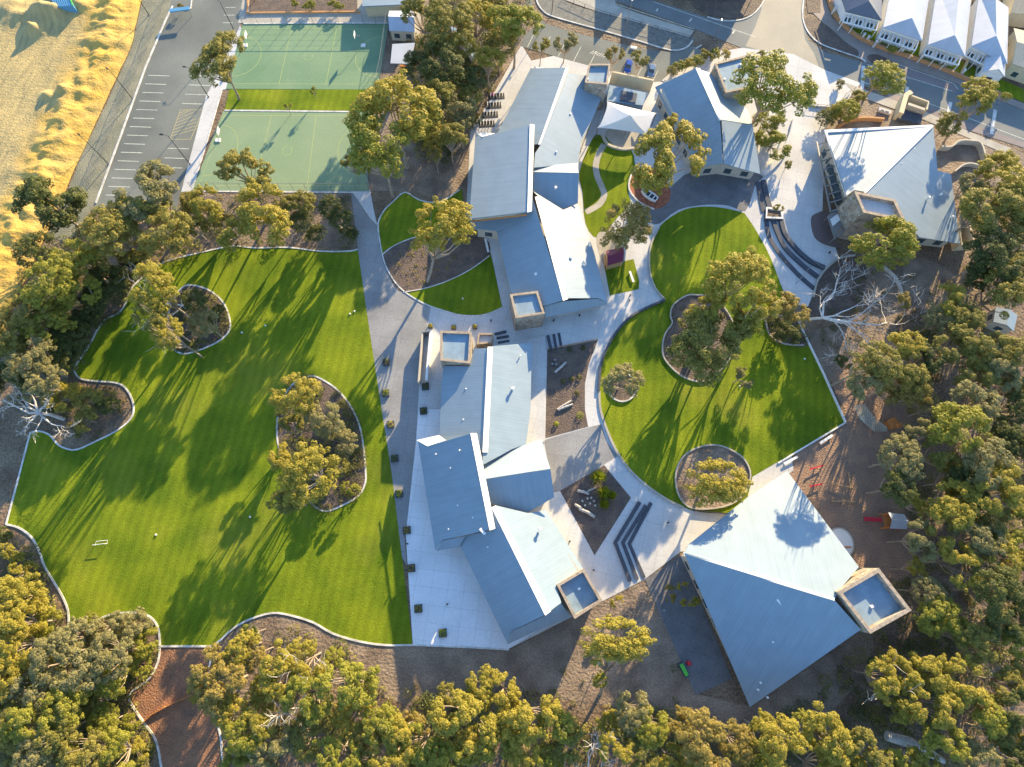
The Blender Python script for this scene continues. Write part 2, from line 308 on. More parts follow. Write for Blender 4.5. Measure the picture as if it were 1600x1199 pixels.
# bare dirt clearings
sheet('dirt_clearing', [(430,960),(520,985),(640,1005),(800,1015),(960,930),(1010,900),(1090,1085),(1175,1105),(1340,990),(1370,1040),(1300,1110),(1180,1140),(1000,1110),(860,1090),(760,1050),(690,1120),(600,1090),(560,1040),(480,1010),(400,1000)], 'dirt', 0.0)
sheet('playground_mulch', sm([(1228,735),(1320,660),(1300,600),(1330,560),(1400,570),(1445,640),(1400,680),(1400,760),(1430,840),(1420,900),(1380,900),(1335,880)],True,3), 'playmulch', 0.01)
sheet('sandy_creek_bed', sm([(1350,400),(1420,400),(1480,420),(1520,480),(1470,500),(1400,470),(1400,560),(1340,600),(1290,590),(1260,520),(1350,500)],True,3), 'dirt', 0.005)
sheet('dry_garden_ground', [(1290,140),(1330,150),(1480,200),(1600,240),(1600,300),(1560,290),(1500,300),(1290,200)], 'dirt', 0.006)
sheet('courtside_ground', [(600,90),(650,100),(740,200),(735,330),(650,300),(575,298)], 'dirt', 0.007)
sheet('top_garden_ground', [(640,-40),(840,-40),(820,70),(790,110),(760,150),(740,200),(700,120),(640,60)], 'dirt', 0.009)
sheet('left_bush_ground', [(255,300),(550,300),(556,386),(430,384),(345,385),(255,410)], 'dirt', 0.008)
# concrete apron round the school
sheet('concrete_paving', [(672,480),(700,488),(745,495),(785,482),(768,400),(755,365),(728,340),(735,205),(772,145),(815,70),(830,95),(900,80),(1010,120),(1036,128),(1062,105),(1100,85),(1160,75),(1240,85),(1290,110),(1345,130),(1318,165),(1290,200),(1285,330),(1310,400),(1290,470),(1265,480),(1220,470),(1235,700),(1240,735),(1060,865),(1008,905),(960,930),(890,966),(795,1014),(645,1008),(634,836),(650,690),(655,560)], 'conc', 0.04)
sheet('concrete_path', [(1176,745),(1214,718),(1232,740),(1090,862),(1060,862)], 'conc', 0.045)
sheet('promenade', [(548,297),(575,297),(590,350),(592,380),(598,408),(608,432),(625,452),(648,467),(673,481),(671,492),(660,545),(655,600),(650,690),(640,800),(632,836),(636,885),(628,870),(612,740),(590,600),(575,500),(559,390)], 'agg', 0.046)
sheet('path_apron', [(551,300),(578,296),(587,345),(591,352),(578,340)], 'conc', 0.05)
sheet('aggregate_court', [(850,688),(919,668),(940,663),(948,690),(965,713),(944,726),(875,768),(864,770)], 'agg', 0.048)
sheet('dark_patio', [(1008,906),(1064,868),(1144,1061),(1087,1086)], 'aggd', 0.05)
sheet('courtyard_painted_shade', sm([(985,330),(1010,345),(1030,350),(1060,328),(1105,320),(1140,322),(1165,330),(1180,290),(1190,270),(1090,265),(1040,300),(1010,330)],True,3), 'aggd', 0.049)  # plain concrete in shade; the shade is painted with the dark aggregate colour
def terrace():
    top=[G(x,y,0.4) for x,y in [(771,540),(852,525),(851,690),(828,700),(771,700)]]
    b=MB(); b.prism(top,[Vector((p.x,p.y,0)) for p in top]); o=b.build('terrace_slab','conc'); o['kind']='structure'
terrace()
# lawns
OVAL=sm([(559,390),(545,393),(500,393),(450,387),(400,388),(370,385),(345,388),(310,396),(280,403),(250,413),(230,428),(210,446),(200,462),(197,475),(185,490),(165,500),(152,517),(143,535),(130,555),(115,577)],k=3)+sm([(118,583),(126,592),(150,596),(178,598),(195,605),(207,625),(209,645),(200,660),(180,675),(150,690),(120,703),(100,700),(88,692),(78,680),(62,674),(48,676)],k=3)+[(30,745),(10,820)]+sm([(12,820),(30,825),(50,840),(62,862),(70,885),(82,905),(97,930),(107,955),(108,985)],k=3)+sm([(130,985),(160,965),(190,958),(215,958),(235,964),(247,980),(250,1000),(250,1010)],k=3)+[(333,1010)]+sm([(335,1008),(345,1000),(365,982),(390,968),(425,958),(455,962),(490,973),(520,990),(560,1002),(600,1008),(645,1008)],k=3)+[(628,870),(612,740),(590,600),(575,500)]
sheet('oval_lawn', OVAL, 'grass', 0.06)
sheet('courtyard_lawn', sm([(785,481),(765,490),(745,494),(720,493),(700,488),(670,478),(645,465),(625,450),(610,430),(600,408),(594,380),(591,350),(600,330),(615,315),(633,301)],k=3)+sm([(633,301),(655,313),(680,317),(700,310),(718,297)],k=3)+[(722,296),(726,340),(757,370),(768,400)], 'grass', 0.06)
HEART=sm([(1040,470),(1022,450),(1015,425),(1014,405),(1018,380),(1030,355),(1050,338),(1075,326),(1105,323),(1135,326),(1163,333)],k=4)+sm([(1163,333),(1175,350),(1190,375),(1205,405),(1220,445)],k=2)+[(1247,505),(1285,583),(1320,661),(1265,695),(1212,724),(1176,745)]+sm([(1165,790),(1149,800),(1110,802),(1083,798),(1067,792),(1042,781),(1011,761),(983,736),(963,707),(947,670),(938,629),(936,598),(942,557),(964,520),(985,497),(1010,483),(1040,470)],k=4)
sheet('central_lawn', HEART, 'grass', 0.06)
sheet('garden_lawn', sm([(925,218),(940,212),(985,232),(992,270),(982,300),(985,318),(965,340),(935,372),(915,350),(910,300),(905,270)],True,3), 'grass', 0.06)
sheet('garden_lawn_lower', [(944,415),(990,405),(999,440),(998,452),(953,462)], 'grass', 0.06)
sheet('court_grass_strip', [(358,140),(590,140),(580,173),(351,172)], 'grass', 0.06)
sheet('house_front_lawn', [(1300,12),(1340,55),(1400,75),(1450,95),(1500,115),(1560,143),(1600,160),(1600,140),(1500,95),(1440,70),(1370,45),(1320,20)], 'grass', 0.05)
# mown-grass paths and garden beds on the lawns
BEDS={
 'mulch_bed': sm([(598,398),(615,385),(640,374),(670,366),(700,358),(757,371),(765,398),(745,415),(720,430),(690,443),(660,452),(630,457),(612,440)],True,3),
 'mulch_bed.001': sm([(1090,462),(1075,462),(1060,470),(1050,480),(1047,495),(1050,506),(1040,520),(1035,537),(1036,557),(1046,572),(1060,585),(1075,593),(1095,597),(1115,590),(1140,560),(1150,520),(1130,480),(1108,464)],True,3),
 'mulch_bed.003': sm([(972+22*math.cos(a),606+22*math.sin(a)) for a in [i*math.pi/6 for i in range(12)]],True,2),
 'mulch_bed.004': sm([(1195,500),(1203,525),(1225,538),(1262,540),(1247,500),(1222,480)],True,3),
 'mulch_bed.005': sm([(268,540),(285,553),(310,548),(340,535),(357,520),(360,505),(355,485),(345,468),(325,453),(300,446),(285,450),(272,468),(262,500)],True,3),
 'mulch_bed.006': sm([(490,588),(510,597),(530,612),(548,635),(560,660),(567,690),(571,730),(571,755),(560,775),(535,790),(508,799),(485,785),(455,745),(440,715),(433,680),(436,645),(450,610),(470,592)],True,3)}
for k,p in BEDS.items(): sheet(k.split('.')[0], p, 'mulch', 0.09)
ROUND=sm([(1055,750),(1060,725),(1075,707),(1100,697),(1125,697),(1150,708),(1165,722),(1172,745),(1160,775),(1130,792),(1083,795),(1062,778)],True,3)
sheet('mulch_bed', ROUND, 'dirt', 0.09)
sheet('planting_bed', [(855,547),(934,532),(920,570),(914,600),(914,640),(919,667),(852,685)], 'mulch', 0.055)
sheet('planting_bed', [(944,727),(986,778),(929,868),(875,767)], 'mulch', 0.055)
sheet('planting_bed', sm([(1275,450),(1285,430),(1305,410),(1335,400),(1355,420),(1345,470),(1300,490),(1262,490)],True,3), 'mulch', 0.055)
sheet('play_pit', sm([(983,295),(986,275),(998,262),(1020,262),(1045,290),(1045,315),(1022,328),(1000,318)],True,3), 'redmulch', 0.075)
sheet('playhouse_pad', sm([(932,372),(940,362),(962,370),(975,395),(970,415),(945,415),(936,395)],True,3), 'conc2', 0.07)
line('garden_path', sm([(944,226),(936,240),(931,258),(933,275),(940,292),(944,305),(936,320),(915,332)],k=4), 1.5, 0.072, 'conc2', 0.03)
sheet('oval_entry_path', [(250,1010),(333,1010),(328,1050),(322,1090),(338,1125),(346,1160),(348,1230),(256,1230),(245,1160),(228,1133),(212,1110),(203,1086),(232,1062),(247,1035)], mat('red_brown_mulch',(0.34,0.17,0.09),col2=(0.22,0.12,0.075),scale=.4,bump=.7,bscale=3,fine=.3,fscale=4), 0.03)
sheet('maroon_forecourt', sm([(1267,342),(1277,333),(1292,333),(1303,375),(1318,388),(1290,383),(1272,370)],True,3), mat('maroon_paving',(0.17,0.12,0.11),var=.1,scale=2), 0.06)
# kerbs
def kerb(pts, wd=0.34, h=0.16, m='kerb', closed=False): return line('kerb', pts, wd, h, m, 0, closed)

kerb(OVAL[:-4]); kerb(BEDS['mulch_bed.005'],closed=True); kerb(BEDS['mulch_bed.006'],closed=True)
kerb(sm([(785,481),(765,490),(745,494),(720,493),(700,488),(670,478),(645,465),(625,450),(610,430),(600,408),(594,380),(591,350),(600,330),(615,315),(633,301),(655,313),(680,317),(700,310),(718,297)],k=3),0.3)
kerb(sm([(598,398),(615,385),(640,374),(670,366),(700,358)],k=3),0.2); kerb(sm([(765,400),(745,415),(720,430),(690,443),(660,452),(630,457)],k=3),0.2)
kerb([(589,352),(578,340),(551,300)],0.2)
kerb(sm([(250,1010),(247,1035),(232,1062),(202,1086),(212,1110),(228,1133),(245,1160),(255,1215)],k=3)); kerb(sm([(333,1010),(322,1090),(338,1125),(346,1160),(348,1215)],k=3),0.3)
kerb([(20,1066),(45,1050),(68,1037)],0.3)
kerb([(1247,505),(1285,583),(1320,661)],0.3,0.5,'white'); kerb([(1320,661),(1265,694),(1215,724)],0.3,0.3,'white')
kerb(BEDS['mulch_bed.003'],0.3,0.4,'kerb',True); kerb(ROUND,0.3,0.35,'conc2',True); kerb(BEDS['mulch_bed.001'],0.3,0.4,'conc2',True)
kerb(sm([(1195,500),(1203,525),(1225,538),(1255,540)],k=3),0.3,0.35,'conc2')
kerb(sm([(1022,328),(1000,318),(983,297),(986,275),(998,262)],k=3),0.4,0.3)
kerb([(645,1008),(720,1011),(795,1015)],0.3,0.14)
sheet('terrace', [(654,640),(650,690),(634,836),(645,1008),(795,1014),(860,972),(800,900),(700,700),(690,640)], 'terrace', 0.053)
# curved retaining walls round the central lawn: thing each
def rwall(pts,wd,h,m,label): return tag(origin(line('retaining_wall',pts,wd,h,m,0)),label,'wall') and None
def rw(pts,wd,h,m,label):
    o=line('retaining_wall',pts,wd,h,m,0); del o['kind']; tag(origin(o),label,'wall')
rw(sm([(1038,470),(1010,482),(985,496),(964,518),(947,547),(938,575),(935,612)],k=4),0.5,0.55,'darkstone','dark curved retaining wall along the upper left rim of the central lawn')
rw(sm([(936,612),(938,640),(948,672),(963,705),(983,734),(1011,760),(1042,781),(1067,793)],k=4),0.45,0.35,'conc2','low pale curved wall along the lower left rim of the central lawn')
rw(sm([(1038,468),(1024,452),(1016,430),(1014,405),(1018,380),(1030,356)],k=4),0.35,0.4,'conc2','thin curved wall beside the path at the upper left lobe of the central lawn')
rw(sm([(1190,275),(1205,262),(1222,242),(1235,215),(1241,190)],k=4),1.4,0.7,'conc','wide curved concrete wall edging the hedge below the yellow-green tree')
rw(sm([(1335,400),(1310,405),(1290,420),(1276,440),(1270,465)],k=4),0.4,0.5,'conc2','curved wall round the dark planting bed near the dead branches')
rw(sm([(1378,418),(1395,432),(1405,450),(1408,465)],k=4),0.7,0.5,'wall','sandy curved log-like wall below the tree by the big hall')
rw(sm([(1465,235),(1480,235),(1493,226),(1512,226),(1526,230),(1534,255),(1540,268)],k=3),0.4,1.6,'wall','tall cream yard wall curving behind the far right hall')
rw(sm([(1487,272),(1500,262),(1515,260),(1540,268)],k=3),0.35,1.2,'wall','lower cream yard wall closing the near side of the yard by the far right hall')
rw([(1100,93),(1062,105),(1036,128)],0.9,0.15,'conc','pale footpath kerb wall between the small car park and the hedge')
kerb([(1083,798),(1115,801),(1149,804)],0.2,0.6,'black')
line('bed_edging',[(855,546),(934,531)],.18,.25,'brickw')
# ---------------- steps ----------------
def steps(strips, wd, label, m='darkstone', base=0.05, rise=0.13):
    t=thing('steps',label,'steps',G(*strips[0][0]))
    for i,s_ in enumerate(strips):
        b=line('x',s_,wd,base+rise*(i+1),m,0.0,b=MB()); b.build('step',m,t)
steps([[(1017,786),(983,850),(1006,903)],[(1009,790),(973,848),(995,905)],[(999,785),(961,848),(984,908)]],0.75,'three chevron-shaped dark steps on the pale concrete beside the diamond bed')
steps([[(873,521),(877,544)],[(865,523),(869,546)],[(856,525),(861,547)]],0.6,'three short dark steps at the top corner of the planting bed')
steps([[(796,533),(778,536)],[(795,526),(776,529)],[(791,519),(773,523)]],0.5,'small flight of dark steps between the two stone-topped towers')
AR=[[(1197,345),(1202,372),(1220,400),(1247,430),(1272,452)],[(1207,345),(1214,365),(1227,390),(1255,417),(1277,434)],[(1219,345),(1225,367),(1242,390),(1265,410),(1287,420)]]
steps([sm(a,k=4) for a in AR],1.0,'sweeping curved amphitheatre steps right of the central lawn',rise=0.22)
steps([[(1184,285),(1188,308),(1193,332)],[(1192,283),(1197,308),(1203,330)]],1.2,'straight pair of dark seating tiers above the curved amphitheatre steps',rise=0.2)
# ---------------- car park left ----------------
sheet('carpark', [(275,-60),(265,15),(208,156),(150,318),(143,330),(180,331),(183,346),(270,345),(283,300),(322,150),(340,118),(375,40),(385,-60)], 'asphalt', 0.03)
sheet('verge', [(228,-60),(222,0),(205,75),(165,165),(130,235),(105,300),(75,370),(110,380),(130,345),(150,318),(208,156),(265,15),(275,-60)], 'verge', 0.015)
sheet('shared_path', [(340,118),(322,150),(283,300),(300,299),(347,141),(358,138),(378,45),(375,40)], 'conc', 0.05)
sheet('court_surround', [(375,-60),(380,-5),(372,36),(608,36),(655,60),(665,-60)], 'conc2', 0.05)
kerb([(270,10),(258,35),(228,105),(190,210),(150,318)],0.4,0.2); kerb([(150,329),(180,330),(183,346)],0.3); kerb([(302,-20),(298,14),(290,17)],0.3)
b=MB()
for i in range(15):
    t=i/14; x=232-t*(232-165); y=118+t*(305-118); L=33+ t*0
    b.ribbon([G(x,y),G(x+L,y+1)],0.16,0.0,0.036)
for i in range(5): x=306-i*5.4; y=104+i*14.5; b.ribbon([G(x,y),G(x+33,y+1)],0.16,0,0.036)
for i in range(3): x=262-i*5.0; y=232+i*15; b.ribbon([G(x,y),G(x+33,y+1)],0.16,0,0.036)
for i in range(3): b.ribbon([G(352-i*2,12+i*12),G(368-i*2,12+i*12)],0.14,0,0.036)
o=b.build('bay_markings','line'); o['kind']='structure'
b=MB()
A_,B_,C_,D_=(282,172),(318,172),(298,218),(266,218)
for q in ((A_,B_),(B_,C_),(C_,D_),(D_,A_)): b.ribbon([G(*q[0]),G(*q[1])],0.12,0,0.037)
for i in range(1,9):
    t=i/9; b.ribbon([G(A_[0]+(D_[0]-A_[0])*t,A_[1]+(D_[1]-A_[1])*t),G(A_[0]+(B_[0]-A_[0])*(1)*min(1,t+.25)+ (D_[0]-A_[0])*max(0,t-.25),A_[1]+(D_[1]-A_[1])*max(0,t-.25))],0.12,0,0.037)
o=b.build('hatched_markings',mat('yellow_hatch',(0.50,0.42,0.20),var=.2,scale=3)); o['kind']='structure'
# ---------------- sports courts ----------------
sheet('upper_court', [(379,38),(607,38),(590,140),(353,139)], 'court', 0.055)
sheet('lower_court', [(349,173),(580,174),(572,250),(577,299),(300,298)], 'court2', 0.055)
def uvp(q,u,v):                                       # bilinear in a pixel quad
    a,b_,c,d=q; x=(a[0]*(1-u)+b_[0]*u)*(1-v)+(d[0]*(1-u)+c[0]*u)*v; y=(a[1]*(1-u)+b_[1]*u)*(1-v)+(d[1]*(1-u)+c[1]*u)*v; return (x,y)
def courtlines(q, z, m='yline'):
    b=MB(); P=lambda u,v: G(*uvp(q,u,v))
    for pl in ([(0.02,.06),(.98,.06),(.98,.94),(.02,.94),(.02,.06)],[(.345,.06),(.345,.94)],[(.655,.06),(.655,.94)]):
        b.ribbon([P(*p) for p in pl],0.1,0,z)
    for cx,a0 in ((.02,-90),(.98,90)):
        b.ribbon([P(cx+0.16*math.cos(math.radians(a0+i*15)),.5+.32*math.sin(math.radians(a0+i*15))) for i in range(13)],0.1,0,z)
    b.ribbon([P(.5+0.03*math.cos(i*math.pi/6),.5+.06*math.sin(i*math.pi/6)) for i in range(13)],0.08,0,z)
    o=b.build('court_lines',m); o['kind']='structure'
courtlines([(349,173),(572,174),(572,298),(303,298)],0.0595); courtlines([(379,40),(605,40),(590,138),(353,137)],0.0595)
kerb([(351,173),(450,174),(545,175)],0.4,0.12); kerb([(347,141),(324,220),(300,298)],0.3,0.12); kerb([(381,38),(500,37),(607,37)],0.3,0.2); kerb([(300,299),(400,300),(560,301)],0.4,0.1)
def fence(pts, h, step, label, mesh=True, m='steel', rail=0.05, rows=6):
    P=[G(x,y) for x,y in pts]; t=thing('wire_fence',label,'fence',P[0]); pb=MB(); rb=MB()
    for a,c in zip(P,P[1:]):
        L=(c-a).length; n=max(1,round(L/step))
        for i in range(n): q=a.lerp(c,i/n); pb.tube([q,q+Vector((0,0,h))],0.045,5)
        for k in range(rows+1): 
            z=Vector((0,0,h*(0.02+0.98*k/rows))); rb.tube([a+z,c+z],rail if k in(0,rows) else 0.012,4,False)
        if mesh:
            nn=int(L/0.9)
            for i in range(nn): q=a.lerp(c,(i+.5)/nn); rb.tube([q,q+Vector((0,0,h))],0.010,3,False)
    pb.tube([P[-1],P[-1]+Vector((0,0,h))],0.045,5); pb.build('fence_post',m,t)['kind']='stuff' if False else 0; rb.build('wire_mesh',m,t)
def fence2(pts,h,step,label,m='steel',rows=5,mesh=True):
    P=[G(x,y) for x,y in pts]; t=thing('wire_fence',label,'fence',P[0]); rb=MB(); first=None
    pts_=[]
    for a,c in zip(P,P[1:]):
        L=(c-a).length; n=max(1,round(L/step)); pts_+=[a.lerp(c,i/n) for i in range(n)]
        for k in range(rows+1):
            z=Vector((0,0,h*(0.02+0.98*k/rows))); rb.tube([a+z,c+z],0.045 if k in(0,rows) else 0.012,4,False)
        if mesh:
            nn=int(L/0.9)
            for i in range(nn): q=a.lerp(c,(i+.5)/nn); rb.tube([q,q+Vector((0,0,h))],0.010,3,False)
    pts_.append(P[-1]); b=MB(); b.tube([P[0],P[0]+Vector((0,0,h))],0.06,5); p0=b.build('fence_post',m,t)
    for q in pts_[1:]:
        c=p0.copy(); S.collection.objects.link(c); c.parent=t; c.location=q-P[0]
    rb.build('wire_mesh',m,t)
fence2([(303,298),(400,299),(480,299),(577,299)],3.0,3.2,'tall wire fence along the bottom edge of the lower green court')
fence2([(380,38),(450,38),(530,38),(607,38)],3.0,3.6,'tall wire fence along the top edge of the upper green court')
fence2([(607,40),(597,110),(590,140)],3.6,3.2,'tall wire fence on the right side of the upper green court')
fence2([(577,298),(572,250),(578,185)],3.0,3.2,'tall wire fence on the right side of the lower green court under the trees')
fence2([(258,0),(230,75),(195,150),(160,240),(130,310)],1.8,4,'low mesh fence between the sand works and the left car park',rows=4)
def hoop(px,py,rz,label):
    o=G(px,py); t=thing('netball_hoop',label,'hoop',o,'hoops on the green courts'); d=Vector((math.cos(rz),math.sin(rz),0))
    b=MB(); b.tube([o,o+Vector((0,0,3.0)),o+d*1.2+Vector((0,0,3.2))],[.08,.07,.05],6); b.build('post','steel',t)
    b=MB(); b.box(o+d*1.25+Vector((0,0,3.4)),(0.08,1.8,1.1),rz); b.build('backboard','white',t)
    b=MB(); c=o+d*1.55+Vector((0,0,3.05)); b.tube([c+Vector((.23*math.cos(a),.23*math.sin(a),0)) for a in [i*math.pi/5 for i in range(11)]],.02,4); b.build('ring','orange',t)
    b=MB(); b.box(o-d*0.3+Vector((0,0,.15)),(1.2,1.0,.3),rz); b.build('base','white',t)
hoop(385,72,0,'white-backed hoop near the top left corner of the upper court')
hoop(566,72,math.pi,'white-backed hoop near the right end of the upper court')
hoop(343,220,0,'white-backed hoop at the left end of the lower court')
# ---------------- roads ----------------
sheet('road', [(960,-60),(958,0),(1085,45),(1190,88),(1280,106),(1350,134),(1440,168),(1560,215),(1640,246),(1640,191),(1600,173),(1497,132),(1432,110),(1400,101),(1350,98),(1290,82),(1262,62),(1256,28),(1262,-60),(1198,-60),(1196,0),(1180,20),(1150,34),(1105,28),(1018,0),(1010,-60)], 'road', 0.03)
sheet('junction_painted_sun', [(1190,-60),(1190,15),(1180,42),(1165,72),(1250,98),(1280,106),(1272,84),(1258,62),(1253,28),(1258,-60)], 'road_sun', 0.035)  # same asphalt as the road; sunlight painted on as a paler sheet
sheet('bike_lane', [(1390,145),(1480,180),(1600,223),(1600,231),(1470,190),(1385,152)], 'bike', 0.034)
sheet('parking_lane', [(1402,102),(1432,111),(1494,133),(1494,145),(1408,117)], 'bike', 0.034)
sheet('slip_lane', [(828,-60),(832,0),(835,20),(850,36),(900,52),(1000,76),(1050,82),(1082,72),(1100,80),(1092,95),(1062,105),(1045,110),(1036,128),(1010,128),(955,112),(880,92),(812,72),(820,55),(838,40),(822,10),(815,-60)], 'asphalt', 0.045)
sheet('median_bed', sm([(835,-40),(838,0),(848,17),(866,27),(930,45),(1000,65),(1048,79),(1072,75),(1082,64),(1078,56),(1000,36),(930,18),(880,0),(870,-40)],True,3), mat('median_soil',(0.17,0.17,0.15),var=.2,scale=1,fine=.25), 0.07)
kerb(sm([(835,-30),(838,0),(848,17),(866,27),(930,45),(1000,65),(1048,79),(1072,75),(1082,64)],k=3),0.35)
sheet('footpath', [(872,-40),(882,0),(930,17),(1000,36),(1078,58),(1085,48),(1000,22),(962,8),(958,-40)], 'conc2', 0.08)
sheet('footpath', [(1262,-60),(1286,-60),(1290,0),(1300,28),(1340,62),(1385,79),(1470,106),(1560,146),(1640,178),(1640,190),(1600,172),(1497,131),(1432,109),(1400,100),(1350,97),(1335,85),(1300,60),(1285,35),(1270,20)], 'footp', 0.06)
sheet('verge_bed', sm([(1256,28),(1275,30),(1295,42),(1320,65),(1341,80),(1335,90),(1300,78),(1275,65),(1262,48)],True,3), 'mulch', 0.08)
sheet('verge_bed', sm([(1355,88),(1370,85),(1395,97),(1400,102),(1380,102),(1360,97)],True,3), 'mulch', 0.08)
sheet('verge_bed', [(1080,0),(1130,-30),(1190,-30),(1192,0),(1176,22),(1150,30),(1110,25),(1085,12)], 'mulch', 0.08)
sheet('verge_bed', [(1256,-40),(1282,-40),(1282,20),(1262,20)], 'mulch', 0.08)
sheet('roadside_path', [(1318,128),(1350,140),(1440,172),(1520,208),(1580,232),(1570,240),(1500,210),(1430,182),(1340,150)], 'conc2', 0.07)
sheet('plaza_slab', [(1262,120),(1280,128),(1330,142),(1318,160),(1304,168),(1268,165)], 'conc', 0.5, 0.5)
kerb(sm([(1255,0),(1254,28),(1262,50),(1280,68),(1310,80),(1345,92),(1352,98)],k=3)); kerb(sm([(1105,27),(1130,33),(1160,31),(1180,20),(1195,0)],k=3))
b=MB()
for a,c in (((1349,103),(1347,140)),((1418,136),(1415,160)),((1485,160),(1481,182)),((1555,172),(1549,210))): b.ribbon([G(*a),G(*c)],0.9,0,0.037)
o=b.build('crossing_bars','kerb'); o['kind']='structure'
b=MB()
for s_ in ([(1355,101),(1405,117),(1450,131),(1488,143)],[(1345,128),(1395,142),(1490,176),(1600,218)],[(1400,100),(1440,114),(1490,131),(1497,140)],[(960,6),(1060,38),(1085,46)],[(1020,3),(1090,27),(1180,58)]): b.ribbon([G(*p) for p in s_],0.16,0,0.0365)
for a,c in (((1077,34),(1081,29)),((1144,53),(1148,48)),((1025,18),(1028,14)),((1087,76),(1096,71))): b.ribbon([G(*a),G(*c)],0.35,0,0.0495)
for i in range(10): x=826+i*24; y=48+i*7.6; b.ribbon([G(x+10,y+2),G(x-2,y+26)],0.13,0,0.0495)
for i in range(7): b.ribbon([G(922+i*3.4,84+i),G(928+i*3.2,80+i*1.0)],0.15,0,0.0495)
o=b.build('road_markings','line'); o['kind']='structure'
# ---------------- sand works ----------------
def sandworks():
    edge=sm([(232,-70),(226,-20),(222,0),(212,45),(205,75),(175,140),(150,195),(120,260),(95,320),(70,375),(45,430),(20,480),(0,560),(-30,640)],k=6)
    E_=[G(x,y) for x,y in edge]; b=MB(); N=len(E_); Wn=110; rows=[]
    mounds=[(72,22,3.0,3.4),(96,24,2.2,2.4),(58,50,2.2,2.0),(125,6,2.4,2.6),(100,146,1.6,1.3),(76,152,1.5,1.2),(18,12,1.2,3),(28,30,1.0,2.5)]
    mw=[(G(x,y),h,r) for x,y,h,r in mounds]
    uvs_=[]
    for i in range((N-1)*6+1):
        k=i/6; a=E_[int(min(k,N-2))].lerp(E_[int(min(k,N-2))+1],k-int(min(k,N-2))); row=[]; rk=k*6.0
        for j in range(Wn+1):
            d=(j/Wn)**1.5*150; p=a+Vector((-d,d*0.10,0)); n1=noise.noise(Vector((p.x*.35,p.y*.35,1))); n2=noise.noise(Vector((p.x*.12,p.y*.12,5))); n3=noise.noise(Vector((p.x*1.1,p.y*1.1,9)))+.22*noise.noise(Vector((p.x*2.6,p.y*2.6,3)))
            berm=math.exp(-((d-7)/5.2)**2); z=0.03+min(d,1)*0.15+berm*(1.3+0.9*n1+0.22*n3+.5*n2)+ (0.25*n2+0.05*n3)*min(d/12,1)
            if d>24: z+=0.12*math.sin((d+n2*4)*1.7)*math.exp(-((d-38)/9)**2)
            for c,h,r in mw:
                q=((p.x-c.x)**2+(p.y-c.y)**2)/(r*r)
                if q<9: z+=h*math.exp(-q)*(1+0.5*n1)
            uvs_.append((rk,d)); row.append(len(b.v)); b.v.append(Vector((p.x,p.y,max(z,0.0))))
        rows.append(row)
    for r0,r1 in zip(rows,rows[1:]):
        for j in range(Wn): q_=(r0[j],r0[j+1],r1[j+1],r1[j]); b.f.append(q_); b.uv.append([uvs_[i_] for i_ in q_])
    o=b.build('sand_terrain','sand',smooth=True); o['kind']='structure'
sandworks()
# ---------------- buildings ----------------
def V3(t): return G(*t)
CAM0 = Vector((0,0,H))
def flatten(P):                                       # bring a roof slope onto one plane, ridge corners leading
    if len(P)<4: return P
    zm=max(p.z for p in P); W=[math.exp((p.z-zm)*1.2)+.02 for p in P]; sw=sum(W); c=sum((p*w_ for p,w_ in zip(P,W)),Vector())/sw
    sxx=sum(w_*(p.x-c.x)**2 for p,w_ in zip(P,W)); syy=sum(w_*(p.y-c.y)**2 for p,w_ in zip(P,W)); sxy=sum(w_*(p.x-c.x)*(p.y-c.y) for p,w_ in zip(P,W))
    sxz=sum(w_*(p.x-c.x)*(p.z-c.z) for p,w_ in zip(P,W)); syz=sum(w_*(p.y-c.y)*(p.z-c.z) for p,w_ in zip(P,W)); D=sxx*syy-sxy*sxy
    a=(sxz*syy-syz*sxy)/D; b_=(syz*sxx-sxz*sxy)/D; out=[]
    for p in P:
        d=p-CAM0; t=(c.z-H-a*(0-c.x)-b_*(0-c.y))/(d.z-a*d.x-b_*d.y); t=(c.z-a*c.x-b_*c.y-H)/(d.z-a*d.x-b_*d.y); out.append(CAM0+d*t)
    return out
def roofpart(root, name, polys, m, th=0.22, parent=None):
    b=MB()
    for p in polys:
        top=flatten([V3(q) for q in p]); b.prism(top,[q-Vector((0,0,th)) for q in top],roofuv=True)
    return b.build(name,m,root)
def walls(root, name, poly, m, inset=0.7, drop=0.3, windows=True, base=0.0):
    top=[V3(q) for q in poly]; n=len(top)
    ar=sum(top[i].x*top[(i+1)%n].y-top[(i+1)%n].x*top[i].y for i in range(n)); sg=1 if ar>0 else -1
    ins=[]
    for i in range(n):
        a,b_,c=top[i-1],top[i],top[(i+1)%n]; d1=Vector((b_.x-a.x,b_.y-a.y,0)).normalized(); d2=Vector((c.x-b_.x,c.y-b_.y,0)).normalized()
        n1=Vector((-d1.y,d1.x,0))*sg; n2=Vector((-d2.y,d2.x,0))*sg; nn=n1+n2; nn=nn.normalized() if nn.length>.1 else n1
        k=inset/max(0.4,nn.dot(n1)); ins.append(b_+nn*min(k,inset*2))
    b=MB(); b.prism([p-Vector((0,0,drop)) for p in ins],[Vector((p.x,p.y,base)) for p in ins]); o=b.build(name,m,root)
    if windows:
        for i in range(n):
            a,c=ins[i],ins[(i+1)%n]; L=Vector((c.x-a.x,c.y-a.y)).length
            if L<5: continue
            d=Vector((c.x-a.x,c.y-a.y,0)).normalized(); out=Vector((d.y,-d.x,0))*sg; k=int(L//3.6)
            for j in range(k):
                q=a.lerp(c,(j+.5)/k); zt=min(a.z,c.z)-drop-0.5; zt=min(zt,2.5); 
                if zt<1.5: continue
                wb=MB(); cc=Vector((q.x,q.y,(zt+0.9)/2))+out*0.0; wb.box(cc,(1.7,0.16,zt-0.9),math.atan2(d.y,d.x)); wb.build('window','glass',root)
    return o
